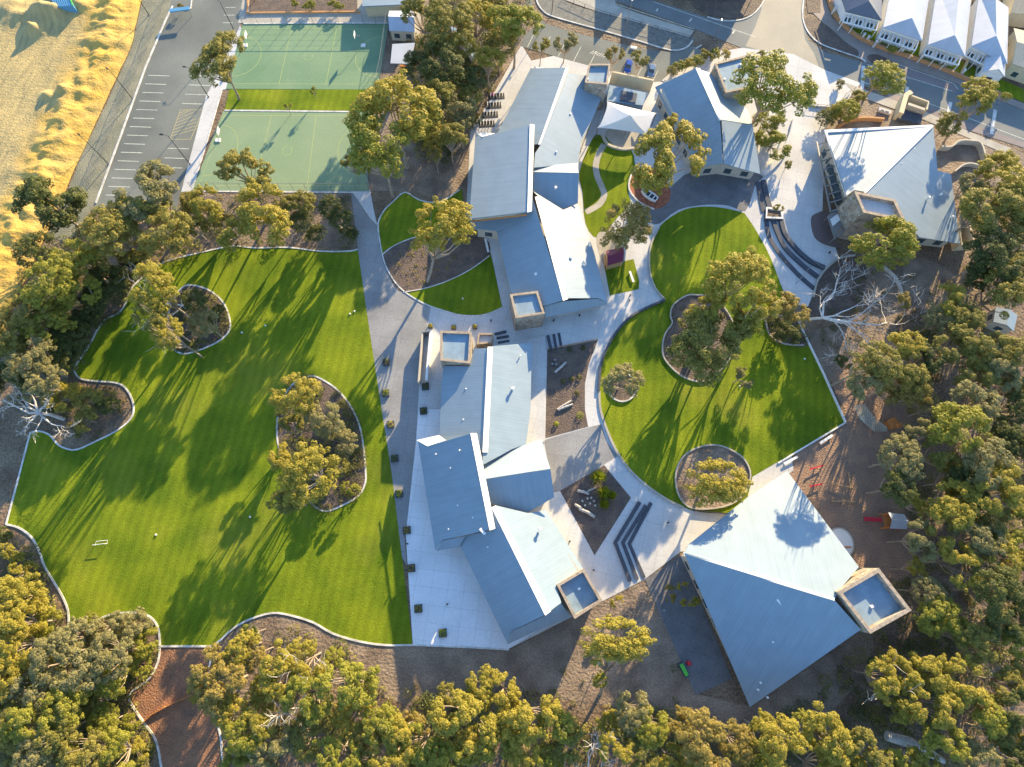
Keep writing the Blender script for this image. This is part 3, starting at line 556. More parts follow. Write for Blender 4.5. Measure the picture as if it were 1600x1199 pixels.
def tower(root_label, poly, z, m='stone', par=0.55, wall=0.45, parent=None, cat='tower', doors=False, floor='membrane', extra=None):
    P=[V3((x,y,z)) for x,y in poly]; c=sum(P,Vector())/len(P); t=thing('stone_tower',root_label,cat,(c.x,c.y,0))
    ar=sum(P[i].x*P[(i+1)%len(P)].y-P[(i+1)%len(P)].x*P[i].y for i in range(len(P)))
    if ar<0: P=P[::-1]
    n=len(P); ins=[]; outc=[]
    for i in range(n):
        a,b_,q=P[i-1],P[i],P[(i+1)%n]; d1=(b_-a).normalized(); d2=(q-b_).normalized(); n1=Vector((-d1.y,d1.x,0)); n2=Vector((-d2.y,d2.x,0)); nn=(n1+n2).normalized(); k=wall/max(.4,nn.dot(n1)); ins.append(b_+nn*k); outc.append(b_-nn*0.06)
    zb=Vector((0,0,z)); b=MB(); cp=MB()
    for i in range(n):
        j=(i+1)%n; lo=lambda p,zz: Vector((p.x,p.y,zz))
        b.face([lo(P[i],0),lo(P[j],0),lo(P[j],z-.12),lo(P[i],z-.12)]); b.face([lo(ins[j],z-par-.3),lo(ins[i],z-par-.3),lo(ins[i],z-.12),lo(ins[j],z-.12)])
        A,B,C,D=outc[i],outc[j],ins[j],ins[i]
        cp.face([lo(A,z),lo(B,z),lo(C,z),lo(D,z)]); cp.face([lo(A,z-.14),lo(B,z-.14),lo(B,z),lo(A,z)]); cp.face([lo(C,z-.14),lo(D,z-.14),lo(D,z),lo(C,z)])
    b.build('wall',m,t); cp.build('coping','coping',t)
    r=MB(); r.prism([Vector((p.x,p.y,z-par)) for p in ins],[Vector((p.x,p.y,z-par-.2)) for p in ins]); r.build('flat_roof',floor,t)
    if extra:
        for (x,y) in extra:
            q=G(x,y,z-par+.15); v=MB(); v.box(q,(0.5,0.4,0.4),.4); v.build('roof_vent','cap',t)
    return t
def vents(root, pts, h=0.55, r=0.22):
    for (x,y,z) in pts:
        q=G(x,y,z); b=MB(); b.tube([q-Vector((0,0,.3)),q+Vector((0,0,h*.6)),q+Vector((0,0,h*.6)),q+Vector((0,0,h))],[r*.7,r*.7,r*1.2,r*.9],8); b.build('roof_vent','cap',root)

# --- upper left wing (A) ---
tA=thing('school_wing','long upper classroom wing with a pale grey gabled roof and a broad white ridge cap','building',G(860,200))
roofpart(tA,'roof',[[(829,107,5.0),(884,106,8),(841,225,8),(800,232,6.2),(778,207,5.0)]],'roof')
roofpart(tA,'roof',[[(888,114,8.0),(937,121,4.5),(941,150,4.3),(925,187,4.3),(908,222,4.3),(903,256,4.3),(834,262,8.0),(836,240,8.1),(845,226,8.0)]],'roof')
roofpart(tA,'ridge_cap',[[(884,105,8.15),(889,107,7.7),(846,226,7.7),(841,226,8.15)]],'cap')
roofpart(tA,'ridge_cap',[[(834,104,5.3),(850,106,6.0),(843,111,5.9)]],'cap')
walls(tA,'wall',[(829,107,5.0),(884,106,5),(937,121,4.2),(941,150,4.1),(903,256,4.1),(834,262,5),(778,207,5.0)],'wall')
vents(tA,[(882,177,6.4),(891,180,6.1),(869,239,6.2)])
roofpart(tA,'roof',[[(834,270,7.6),(904,271,7.6),(903,317,5.0),(880,327,5.2),(833,298,6.0)]],'roof')
roofpart(tA,'roof',[[(834,269,7.65),(904,270.5,7.65),(903,254.5,6.0),(834,261,6.3)]],'roof')
walls(tA,'wall',[(834,262,6.2),(903,258,6.2),(903,314,5.0),(880,322,5.2),(835,298,5.6)],'wall',windows=False)
tA2=thing('school_wing','raised square block with a pale blue skillion roof and white right edge','building',G(785,290))
roofpart(tA2,'roof',[[(743,209,6.6),(753,214,7.0),(775,209,7.9),(828,195,9.4),(824,331,9.4),(733,342,6.3)]],'roof')
roofpart(tA2,'ridge_cap',[[(828,194,9.6),(835,195,9.1),(831,330,9.1),(824,332,9.6)]],'cap'); roofpart(tA2,'ridge_cap',[[(743,207,5.9),(774,208.5,7.3),(753,214,7.15)]],'cap')
walls(tA2,'wall',[(743,209,6.4),(830,196,9.1),(827,330,9.1),(734,341,6.2)],'wall')
q=[(738,346,6.0),(823,336,9.0)]; bb=MB(); bb.beam(V3(q[0]),V3(q[1]),0.2,0.35); bb.build('eave_board','orange',tA2)
tA3=thing('school_wing','middle classroom wing with shaded blue left slope above the square sunlit stone box','building',G(870,400))
roofpart(tA3,'roof',[[(832,309,8.6),(880,469,8.6),(850,478,6.3),(799,458,4.2),(776,361,4.2)],[(776,361,4.3),(738,357,3.9),(734,344,4.0),(824,331,6.4),(830,345,6.4)]],'roof')
roofpart(tA3,'roof',[[(842,308,8.0),(833,299,8.1),(880,328,5.6),(903,319,4.8),(928,394,4.6),(949,473,4.6),(934,466,5.1),(888,466,8.0)]],'roof')
roofpart(tA3,'ridge_cap',[[(836,308,8.8),(842,307,8.0),(888,467,8.0),(880,470,8.8)]],'cap')
roofpart(tA3,'eave',[[(850,479,5.9),(880,471,6.8),(934,467,4.9),(950,475,4.0),(903,486,3.9),(852,496,4.0)]],'roof')
walls(tA3,'wall',[(736,356,4.0),(824,333,5),(903,319,4.6),(948,472,4.2),(852,492,4.0),(801,458,4.4),(777,362,4.4)],'wall')
vents(tA3,[(868,295,6.4),(892,404,6.4),(837,430,6.2)],0.7,0.32)
tower('square stone box with sunlit flat top at the lower end of the middle wing',[(797,460),(840,455),(851,490),(806,497)],7.2)
tower('stone box with shaded blue flat roof beside the small car park',[(920,100),(954,100),(949,132),(914,129)],8.5,extra=[(918,124)])
# --- lower wing (B) ---
tB=thing('school_wing','lower classroom wing with ribbed grey left slope and a ridge cap running straight up','building',G(765,620))
roofpart(tB,'roof',[[(762,544,8.0),(754,706,8.0),(686,703,4.8),(690,600,4.8),(693,572,4.9),(734,572,6.7),(740,545,7.0)]],'roof')
roofpart(tB,'roof',[[(770,541,7.6),(831,536,3.9),(829,640,3.8),(822,694,3.9),(800,702,5.0),(754,727,7.2),(754,706,7.8),(763,706,7.6)]],'roof')
roofpart(tB,'ridge_cap',[[(762,542,8.2),(770,542,7.6),(762.5,707,7.6),(754,707,8.2)]],'cap')
walls(tB,'wall',[(740,546,4.6),(829,537,3.7),(821,692,3.7),(754,727,5.5),(687,702,4.6),(693,573,4.6)],'wall')
vents(tB,[(801,608,6.0)],0.9,0.36); vents(tB,[(747,561,7.0),(728,608,6.4),(724,656,6.3),(813,556,5.6)],0.3,0.16)
roofpart(tB,'roof',[[(759,749,8.2),(860,733,8.2),(866,777,5.0),(825,801,5.0),(767,787,6.4),(763,770,7.2)]],'roof')
roofpart(tB,'roof',[[(754,728,6.2),(800,702,5.0),(846,686,4.2),(858,727,7.5),(860,732.5,8.2),(759,748.5,8.2)]],'roof')
walls(tB,'wall',[(755,730,5.5),(846,688,4.1),(864,776,4.8),(825,798,4.8),(767,786,5.5)],'wall',windows=False)
tB2=thing('school_wing','raised square block with a shaded blue roof beside the promenade','building',G(715,770))
roofpart(tB2,'roof',[[(653,690,4.9),(668,698,5.7),(697,689,7.4),(735,678,9.8),(765,828,9.8),(692,844,6.0),(680,860,4.9)]],'roof')
roofpart(tB2,'ridge_cap',[[(735,677,10.0),(745,677,9.3),(774,826,9.3),(765,829,10.0)]],'cap'); roofpart(tB2,'ridge_cap',[[(651,688,3.9),(686,680,5.6),(697,688,7.5),(668,697.5,5.9)]],'cap')
walls(tB2,'wall',[(654,692,4.6),(737,679,9.2),(767,826,9.2),(683,856,4.8)],'wall')
roofpart(tB2,'eave',[[(692,845,5.9),(727,838,6.5),(717,855,4.8),(681,861,4.9)]],'roof')
bb=MB(); bb.beam(G(750,826,9.3),G(758,835,9.3),0.5,0.2); bb.build('roof_hatch','cap',tB2)
vents(tB2,[(681,710,6.4),(718,704,8.8),(704,732,7.6),(715,790,7.4),(739,809,8.4),(701,827,6.4)],0.25,0.15)
tB3=thing('school_wing','lowest classroom wing with shaded blue left slope ending in a point by the pale terrace','building',G(820,900))
roofpart(tB3,'roof',[[(727,838,5.6),(767,829,8.4),(769,796,9.0),(852,961,9.0),(800,986,5.2),(793,1006,4.0),(719,852,4.2)]],'roof')
roofpart(tB3,'roof',[[(774,790,8.4),(767,788,8.5),(825,802,5.6),(853,797,4.6),(912,890,4.6),(869,914,6.0),(877,942,6.0),(860,955,8.4)]],'roof')
roofpart(tB3,'ridge_cap',[[(768,793,9.2),(775,790,8.4),(861,955,8.4),(852,962,9.2)]],'cap')
roofpart(tB3,'eave',[[(793,1007,4.2),(800,987,5.4),(852,962,7.0),(877,943,5.0),(892,965,3.6),(860,976,3.6)]],'roof')
walls(tB3,'wall',[(727,842,4.6),(768,800,5),(825,804,5),(853,799,4.6),(911,890,4.6),(892,960,3.8),(796,1000,4.2),(721,854,4.6)],'wall')
vents(tB3,[(844,827,6.4)],0.9,0.36); vents(tB3,[(762,855,7.2),(780,894,6.6),(798,932,6.6),(828,953,7.4),(804,964,6.0),(840,920,7.8)],0.25,0.15)
tower('square stone box with blue flat roof at the upper end of the lower wing',[(688,517),(737,519),(734,568),(688,563)],7.6)
tower('tilted stone box with a patch of sun on its roof at the lowest wing',[(870,914),(912,889),(941,939),(898,967)],7.2,par=1.1,extra=[(905,920)])
tower('low stone-walled entry box beside the small dark steps',[(748,521),(771,521),(768,536),(745,538)],3.2,wall=.3,floor='conc')
# slatted pergola / screen left of lower wing
t=thing('screen_wall','long low pale screen with dark gap beside the promenade at the lower wing','wall',G(665,560))
b=MB(); b.beam(G(661,523,1.2),G(655,600,1.2),0.35,2.4); b.build('panel','wall',t); b=MB(); b.beam(G(674,520,1.2),G(667,596,1.2),0.5,2.4); b.build('panel','cap',t); b=MB(); b.beam(G(661,522,1.3),G(674,520,1.3),0.3,2.4); b.build('panel','steel',t)
# --- hall (C) ---
tC=thing('school_hall','large triangular hall with bright upper slope and big shaded blue lower slope','building',G(1220,920))
roofpart(tC,'roof',[[(1070,866,9.0),(1304,938,12.0),(1345,984,9.5),(1172,1105,3.2)]],'roof')
roofpart(tC,'roof',[[(1070,864,9.0),(1075,852,8.4),(1170,776,5.6),(1230,736,4.6),(1342,886,7.4),(1309,925,11.0),(1304,937,11.9)]],'roof')
roofpart(tC,'ridge_cap',[[(1068,863,9.15),(1073,862,9.2),(1304,934,12.1),(1304,939,12.15),(1069,868,9.15)]],'cap')
walls(tC,'wall',[(1073,866,8.0),(1170,779,5.2),(1230,739,4.2),(1340,888,6.6),(1342,984,8.4),(1172,1102,3.0)],'wall',inset=1.0,drop=0.5)
vents(tC,[(1207,1003,7.0),(1188,1067,4.6),(1184,1078,4.2),(1199,1090,4.0)],0.3,0.18)
b=MB(); b.beam(G(1214,937,10.0),G(1226,951,9.4),0.35,0.25); b.build('roof_hatch','cap',tC)
tower('big stone box with shaded blue roof at the right corner of the triangular hall',[(1309,925),(1373,888),(1424,954),(1360,990)],12.4,par=1.4,wall=.6,extra=[(1362,948)])
# --- hall (D) ---
tD=thing('school_hall','upper hall with smooth shaded blue left slope and white ridge cap beside the shade sail','building',G(1095,190))
roofpart(tD,'roof',[[(1024,136,4.4),(1087,107,9.2),(1125,187,9.2),(1130,255,6.6),(1089,262,4.4)]],'roof')
roofpart(tD,'roof',[[(1094,109,8.6),(1110,114,7.0),(1140,146,5.6),(1168,172,5.2),(1176,195,5.0),(1127,187,8.8)]],'roof')
roofpart(tD,'roof',[[(1127.5,188,8.8),(1176,196,5.0),(1188,272,4.0),(1131,256,6.1)]],'roof')
roofpart(tD,'ridge_cap',[[(1087,106,9.4),(1094,107,8.7),(1128,187,8.85),(1124,188,9.4)]],'cap')
walls(tD,'wall',[(1026,137,5),(1087,110,5),(1110,116,5),(1168,172,5),(1176,196,4.8),(1187,270,3.8),(1131,257,4.6),(1090,260,4.8)],'wall')
b=MB(); b.beam(G(1106,257,3.8),G(1128,254,3.8),0.3,1.6); b.build('fascia_board','orange',tD)
vents(tD,[(1130,158,6.4),(1138,169,5.9),(1142,169,5.8),(1153,195,5.8)],0.6,0.25)
tower('stone-sided box with blue flat roof beside the hedge near the road',[(1117,99),(1172,85),(1187,115),(1180,135),(1134,145)],8.6,par=.4,extra=[(1157,101),(1132,124)])
# --- hall (E) ---
tE=thing('school_hall','far right hall with square hipped blue-grey roof split by a diagonal white ridge','building',G(1400,290))
roofpart(tE,'roof',[[(1290,205,6.2),(1456,197,7.4),(1352,300,8.2),(1335,297,7.6),(1323,306,6.2)]],'roof')
roofpart(tE,'roof',[[(1458,197,7.4),(1462,235,6.4),(1465,267,5.6),(1486,272,5.0),(1500,381,4.4),(1437,371,5.4),(1414,345,6.6),(1353,301,8.15)]],'roof')
roofpart(tE,'ridge_cap',[[(1456,195,7.55),(1459,197,7.5),(1354,301,8.35),(1350,301,8.3)]],'cap'); roofpart(tE,'ridge_cap',[[(1288,203,6.25),(1456,195,7.5),(1456,198,7.5),(1291,207,6.25)]],'cap'); roofpart(tE,'ridge_cap',[[(1288,203,6.25),(1292,205,6.3),(1325,306,6.3),(1321,306,6.25)]],'cap')
walls(tE,'wall',[(1290,206,5.8),(1456,199,6.8),(1464,267,5.2),(1484,273,4.6),(1499,379,4.2),(1437,370,4.6),(1352,330,5),(1323,306,5.8)],'wall',inset=1.0)
vents(tE,[(1450,310,6.4),(1469,305,5.8),(1487,340,5.0)],0.6,0.3); vents(tE,[(1428,233,7.2),(1408,256,7.4)],0.25,.15)
b=MB()
for i in range(9): b.beam(G(1279+i*2.6,226+i*13,3.2).lerp(G(1279+i*2.6,226+i*13,3.2),0),G(1279+i*2.6,226+i*13,3.2)+Vector((3.2,0.5,1.2)),0.25,0.25)
b.beam(G(1276,222,3.2),G(1298,332,3.2),0.3,0.3); b.build('pergola','steel',tE)
b=MB()
for i in range(8): b.box(G(1290+i*2.8,232+i*11.5,2.2),(0.2,2.0,2.0),math.radians(-76)+math.pi/2); 
b.build('glazing','glass',tE)
for i in range(6):
    b=MB(); b.box(G(1300+i*3.6,226+i*14.5,3.6),(0.25,1.3,1.7),math.radians(-74)+math.pi/2); b.build('orange_panel','orange',tE)
t=tower('tallest stone box with pale flat roof beside the maroon forecourt',[(1335,299),(1399,312),(1415,346),(1349,332)],10.5,par=1.0,wall=.6,floor='conc')
t=thing('entry_canopy','white-panelled entry canopy at the foot of the tallest stone box','canopy',G(1302,350)); b=MB(); b.prism([G(x,y,3.2) for x,y in [(1293,338),(1308,325),(1322,340),(1304,372)]],[G(x,y,3.2)-Vector((0,0,.25)) for x,y in [(1293,338),(1308,325),(1322,340),(1304,372)]]); b.build('canopy_roof','steel',t)
b=MB(); b.prism([G(x,y,3.35) for x,y in [(1297,343),(1309,334),(1313,344),(1301,354)]],[G(x,y,3.22) for x,y in [(1297,343),(1309,334),(1313,344),(1301,354)]]); b.build('white_panel','cap',t)
for x,y in ((1294,339),(1305,371),(1321,340)): b=MB(); p=G(x,y,3.0); b.tube([Vector((p.x,p.y,0)),p],0.1,6); b.build('post','steel',t)
for i in range(3): b=MB(); b.beam(G(1304+i*5,374-i*3,3.3),G(1322+i*5,348-i*2,3.3),0.2,0.25); b.build('beam','steel',t)
t=thing('bin_store','roofless cream walled yard at the right end of the far right hall','walled yard',G(1512,365)); P_=[G(x,y,3) for x,y in [(1499,348),(1515,350),(1523,380),(1503,382)]]; b=MB(); b.ribbon(P_,0.4,0,3.0,True); b.build('wall','cream',t)
t=thing('service_wall','low curved orange-topped wall above the far right hall','wall',G(1340,195)); b=MB(); b.ribbon([G(x,y) for x,y in sm([(1308,200),(1325,191),(1350,188),(1378,190)],k=4)],.5,0,1.1); b.build('wall','brickw',t)
# shade sail
t=thing('shade_sail','peaked white fabric shade sail between the two upper halls','shade sail',G(985,195)); pk=G(985,180,7.0); pk2=G(1008,186,5.6); C4=[G(949,159,4.4),G(1025,177,4.4),G(1013,212,3.4),G(934,200,3.6)]
b=MB()
def sail(p,q,r,b):
    n=6; grid={}
    for i in range(n+1):
        for j in range(n+1-i):
            k=n-i-j; P=p*(i/n)+q*(j/n)+r*(k/n); s_=math.sin(math.pi*min(1,(j/n)*(k/n)*4)*.5)*(1-i/n); cen=(q+r)/2; P=P+(pk-P)*0.07*s_-Vector((0,0,.35*math.sin(math.pi*i/n))); grid[(i,j)]=P
    for i in range(n):
        for j in range(n-i):
            b.face([grid[(i,j)],grid[(i+1,j)],grid[(i,j+1)]])
            if j<n-i-1: b.face([grid[(i+1,j)],grid[(i+1,j+1)],grid[(i,j+1)]])
for i in range(4): sail(pk,C4[i],C4[(i+1)%4],b)
b.build('fabric','fabric',t,smooth=False)
for c in C4: b=MB(); b.tube([Vector((c.x,c.y,0)),c],0.12,6); b.build('post','steel',t)
b=MB(); b.tube([Vector((pk.x,pk.y,0)),pk],0.1,6); b.build('post','steel',t)
rw(sm([(940,212),(948,226),(960,232),(975,235),(990,233)],k=4),0.6,0.6,'wall','curved sandy seat wall under the shade sail')
sheet('sail_courtyard', sm([(946,205),(955,224),(975,232),(1005,226),(1010,205),(980,195)],True,3), 'conc2', 0.07)
# walls and stairs between car park and sail
t=thing('entry_building','flat-roofed pale grey entry block with dark steps above the shade sail','building',G(985,145)); P_=[(952,133),(1010,145),(1005,165),(948,158)]
P3=[G(x,y,3.4) for x,y in P_]; b=MB(); b.prism(P3,[Vector((p.x,p.y,0)) for p in P3]); b.build('wall','membrane',t)
b=MB(); b.ribbon([G(x,y) for x,y in [(952,130),(1016,143)]],0.5,0,3.7); b.build('parapet','cream',t); b=MB(); b.box(G(982,152,3.5),(4,3,.3),-.2); b.build('skylight','darkstone',t)
# --- small buildings by the upper court ---
def gable(name,label,a,b_,c,d,z,rise,m,wm='wall',cat='building',axis=0,grp=None):
    # quad corners at eave height; ridge between midpoints of two opposite sides
    P=[G(x,y,z) for x,y in(a,b_,c,d)]; cen=sum(P,Vector())/4; t=thing(name,label,cat,(cen.x,cen.y,0),grp)
    if axis: P=P[1:]+P[:1]
    r0=(P[0]+P[3])/2+Vector((0,0,rise)); r1=(P[1]+P[2])/2+Vector((0,0,rise)); th=Vector((0,0,.18))
    for q in ([P[0],P[1],r1,r0],[r0,r1,P[2],P[3]]):
        bb=MB(); bb.prism(q,[k-th for k in q],roofuv=True); bb.build('roof',m,t)
    I=[cen+(p-cen)*0.92 for p in P]; bb=MB(); bb.prism([Vector((p.x,p.y,z-.05)) for p in I],[Vector((p.x,p.y,0)) for p in I])
    g0=(I[0]+I[3])/2+Vector((0,0,rise*.9)); g1=(I[1]+I[2])/2+Vector((0,0,rise*.9)); bb.face([I[3],I[0],g0]); bb.face([I[1],I[2],g1]); bb.build('wall',wm,t)
    return t,I,z
def addwin(t,I,z,k=2,only=None):
    for i in range(4):
        if only is not None and i not in only: continue
        a,c=I[i],I[(i+1)%4]; d=(c-a); L=d.length; d=d.normalized()
        for j in range(k): q=a.lerp(c,(j+.5)/k); bb=MB(); bb.box((q.x,q.y,1.5),(min(1.4,L/k*.6),0.14,1.3),math.atan2(d.y,d.x)); bb.build('window','glass',t)
t,I,z=gable('toilet_block','white-ridged small block above the blue-roofed shelter right of the upper court',(608,17),(648,17),(648,50),(608,48),3.2,1.2,'houseroof'); addwin(t,I,z)
t=thing('sports_shelter','small flat shelter with a blue-white roof right of the upper court','shelter',G(628,85)); P3=[G(x,y,3) for x,y in [(613,69),(648,67),(641,100),(610,99)]]; b=MB(); b.prism(P3,[p-Vector((0,0,.2)) for p in P3]); b.build('roof','houseroof',t)
for p in P3: b=MB(); b.tube([Vector((p.x,p.y,0)),p-Vector((0,0,.2))],0.09,6); b.build('post','steel',t)
b=MB(); p=G(638,106,0.5); b.box(p,(4,.5,.9),-.1); b.build('bench','orange',t)
t=thing('timber_deck_hut','long narrow pale roof slanting among the dark trees above the courts','hut',G(725,70)); P3=[G(x,y,3.2) for x,y in [(703,42),(711,43),(746,80),(738,89)]]; b=MB(); b.prism(P3,[p-Vector((0,0,.25)) for p in P3],roofuv=True); b.build('roof','roof',t); c_=sum(P3,Vector())/4; b=MB(); I=[c_+(p-c_)*.9 for p in P3]; b.prism([Vector((p.x,p.y,2.9)) for p in I],[Vector((p.x,p.y,0)) for p in I]); b.build('wall','wall',t)
t=thing('paved_nook','sandy deck with a low orange edge in a clearing of the trees','deck',G(715,96)); P3=[G(x,y,.4) for x,y in [(692,92),(730,90),(744,98),(735,105),(695,103)]]; b=MB(); b.prism(P3,[Vector((p.x,p.y,0)) for p in P3]); b.build('deck','conc2',t); b=MB(); b.ribbon([G(x,y) for x,y in [(692,102),(720,106),(744,104)]],.3,0,.9); b.build('edge_rail','brickw',t)
# top strip buildings and gardens
t=thing('roof_edge_building','edge of a building with pale eave at the very top beside the courts','building',G(620,-5)); P3=[G(x,y,3.6) for x,y in [(568,-30),(650,-30),(650,6),(566,10)]]; b=MB(); b.prism(P3,[p-Vector((0,0,.3)) for p in P3],roofuv=True); b.build('roof','roof',t); b=MB(); c_=sum(P3,Vector())/4; I=[c_+(p-c_)*.9 for p in P3]; b.prism([Vector((p.x,p.y,3.3)) for p in I],[Vector((p.x,p.y,0)) for p in I]); b.build('wall','cream',t)
sheet('raised_garden', [(391,-40),(560,-40),(558,10),(560,20),(390,20)], 'mulch', 0.12)
o=line('garden_edging',[(390,-20),(386,22),(470,21),(563,20)],.5,.45,'brickw'); del o['kind']; tag(origin(o),'orange brick edging of the raised garden above the upper court','edging')
t=thing('blue_panel_sign','long blue slanting panel on posts beside the red-leaved bush at the car park top','panel',G(282,15)); b=MB(); b.beam(G(265,17,2.2),G(296,13,2.2),1.1,0.25); b.build('panel','bluesail',t)
for x,y in ((267,17),(294,14)): p=G(x,y,2.1); b=MB(); b.tube([Vector((p.x,p.y,0)),p],.07,5); b.build('post','steel',t)
# --- blue roof shelter right edge ---
t,I,z=gable('garden_shed','small blue-roofed shelter at the right edge among dark trees',(1556,480),(1590,493),(1584,518),(1552,503),3.0,.9,'roof',cat='shed',axis=1); addwin(t,I,z,1)
# --- houses ---
def house(label, pts, ridge, ze, zr, m, wallm='white', hipfront=True, extra=None):
    P=[G(x,y,ze) for x,y in pts]; R=[G(x,y,zr) for x,y in ridge]; cen=sum(P,Vector())/4; t=thing('house',label,'house',(cen.x,cen.y,0),'houses along the street')
    th=Vector((0,0,.2)); TL,TR,BR,BL=P
    for q in ([TL,R[0],R[1],BL],[R[0],TR,BR,R[1]],[BL,R[1],BR]):
        if abs(ze-zr)<.01: continue
        bb=MB(); bb.prism(q,[k-th for k in q],roofuv=True); bb.build('roof',m,t)
    I=[cen+(p-cen)*.93 for p in P]; bb=MB(); bb.prism([Vector((p.x,p.y,ze-.25)) for p in I],[Vector((p.x,p.y,0)) for p in I]); bb.build('wall',wallm,t)
    a,c=I[3],I[2]; d=(c-a).normalized(); rz=math.atan2(d.y,d.x); out=Vector((d.y,-d.x,0))
    for j in range(3): q=a.lerp(c,(j+.5)/3); bb=MB(); bb.box((q.x,q.y,1.5),(1.5,.16,1.5),rz); bb.build('window','glass',t)
    # veranda on posts
    A=a+out*2.6; C=c+out*2.6; A.z=C.z=2.7; a2=Vector((a.x,a.y,3.1)); c2=Vector((c.x,c.y,3.1)); bb=MB()
    n=9
    for j in range(n+1): bb.beam(a2.lerp(c2,j/n),A.lerp(C,j/n),.28,.2)
    bb.beam(A,C,.25,.3); bb.build('veranda_rafters','white',t)
    for j in range(4): q=A.lerp(C,j/3); bb=MB(); bb.tube([Vector((q.x,q.y,0)),q],.12,5); bb.build('post','white',t)
    return t
house('leftmost street house with a dark slate-blue roof',[(1308,-25),(1378,-25),(1378,32),(1322,18)],[(1352,-25),(1358,2)],4,6.6,'darkroof')
house('second street house from the left with white hipped roof',[(1394,-25),(1455,-25),(1441,64),(1380,43)],[(1436,-25),(1425,28)],4.2,6.8,'houseroof')
house('third street house from the left with white hipped roof',[(1465,-25),(1520,-25),(1508,88),(1450,70)],[(1500,-25),(1492,55)],4.2,6.8,'houseroof')
house('fourth street house from the left with white roof and lower front gable',[(1530,-10),(1576,12),(1574,100),(1518,72)],[(1556,-2),(1557,56)],4.2,6.8,'houseroof')
t,I,z=gable('house','low front gable room of the fourth street house standing forward with white roof',(1540,88),(1572,92),(1570,120),(1536,112),3.4,1.6,'houseroof','white','house',axis=1,grp='houses along the street'); addwin(t,I,z,1)
t,I,z=gable('house','rightmost street house with beige roof at the frame edge',(1584,44),(1650,60),(1645,122),(1582,100),4.2,1.2,mat('beige_tile',(0.36,.35,.29),var=.1,scale=2),'cream','house',axis=0,grp='houses along the street'); addwin(t,I,z,2)
t,I,z=gable('house','beige-roofed house behind the top right corner',(1586,-40),(1650,-30),(1650,28),(1580,20),4.2,1.2,mat('tan_tile',(0.40,.35,.25),var=.1,scale=2),'cream','house',axis=0,grp='houses along the street')
def frontwall(pts,label):
    t=thing('garden_wall',label,'wall',G(*pts[0])); b=MB(); b.ribbon([G(x,y) for x,y in pts],.6,0,.9); b.build('wall','brickw',t)
    return t
fw=frontwall(sm([(1290,-30),(1293,0),(1303,25),(1322,46),(1345,63),(1385,80),(1420,91),(1470,109),(1520,131),(1560,149)],k=3),'long orange brick front wall curving along the street houses')
for x,y in ((1300,22),(1345,62),(1352,66),(1364,74),(1371,70),(1406,84),(1436,94),(1467,102),(1475,105),(1500,118)):
    b=MB(); p=G(x,y); b.box(p+Vector((0,0,.9)),(.5,.5,1.8)); b.box(p+Vector((0,0,1.85)),(.65,.65,.12)); b.build('gate_pier','kerb',fw)
for k,(q,lab) in enumerate((([(1388,-30),(1378,48),(1368,60)],'cream side wall between the first and second street houses'),([(1458,-30),(1447,72),(1437,92)],'cream side wall between the second and third street houses'),([(1524,-10),(1512,92),(1500,116)],'cream side wall between the third and fourth street houses'))):
    o=line('boundary_wall',q,.35,1.5,'cream'); del o['kind']; tag(origin(o),lab,'wall')
# gatehouse by the road
t=thing('bus_shelter','small cream walled enclosure with a blue-floored gap beside the road right of the plaza','shelter',G(1410,165))
b=MB(); b.ribbon([G(x,y) for x,y in [(1398,188),(1406,160),(1414,155)]],1.2,0,2.6); b.build('wall','cream',t); b=MB(); b.ribbon([G(x,y) for x,y in [(1414,160),(1441,170),(1438,182)]],.4,0,2.4); b.build('wall','cream',t); b=MB(); b.ribbon([G(x,y) for x,y in [(1410,172),(1436,181)]],.8,0,2.2); b.build('wall','wall',t); b=MB(); b.box(G(1420,185,.5),(6,3,1),-.3); b.build('plinth','darkstone',t)
t=thing('seat_block','pale concrete seat block with two dark recesses left of the cream enclosure','seat',G(1382,174)); b=MB(); b.box(G(1382,174,.3),(3.2,1.1,.6),-.35); b.build('block','conc',t)
for x,y in ((1379,173),(1386,175)): b=MB(); b.box(G(x,y,.62),(.9,.5,.06),-.35); b.build('recess','darkstone',t)

for k,(x0,x1,y0,y1) in enumerate(((975,1012,-150,-62),(1020,1062,-140,-58),(1070,1106,-140,-50),(1110,1150,-135,-44),(1156,1190,-120,-46))):
    house(('first','second','third','fourth','fifth')[k]+' house beyond the road above the top edge, casting its gable shadow on the road',[(x0,y0),(x1,y0),(x1,y1),(x0,y1)],[((x0+x1)/2,y0),((x0+x1)/2,y1-2)],4.2+k*.25,7.0+k*.6,'houseroof')
# ---------------- trees ----------------
def leaf_clump(b, c, r, n, size, rnd, flat=0.75, up=0.35):
    for _ in range(n):
        u=rnd.uniform(-0.35,1); a=rnd.uniform(0,2*math.pi); s=math.sqrt(max(0,1-u*u)); d=Vector((s*math.cos(a),s*math.sin(a),u))
        k=r*rnd.uniform(.72,1.05); p=c+Vector((d.x*k,d.y*k,d.z*k*flat))
        nr=(d+Vector((rnd.uniform(-.7,.7),rnd.uniform(-.7,.7),rnd.uniform(-.5,.7)+up))).normalized(); t=nr.orthogonal().normalized(); t=(Matrix.Rotation(rnd.uniform(0,6.28),3,nr)@t); q=nr.cross(t)
        L=size*rnd.uniform(.7,1.4); W=L*rnd.uniform(.45,.75)
        b.v+=[p-t*L-q*W*.3,p+q*W*-1.0,p+t*L,p+q*W]; i=len(b.v)-4; b.f.append((i,i+1,i+2,i+3)); b.uv.append([(0,0)]*4)
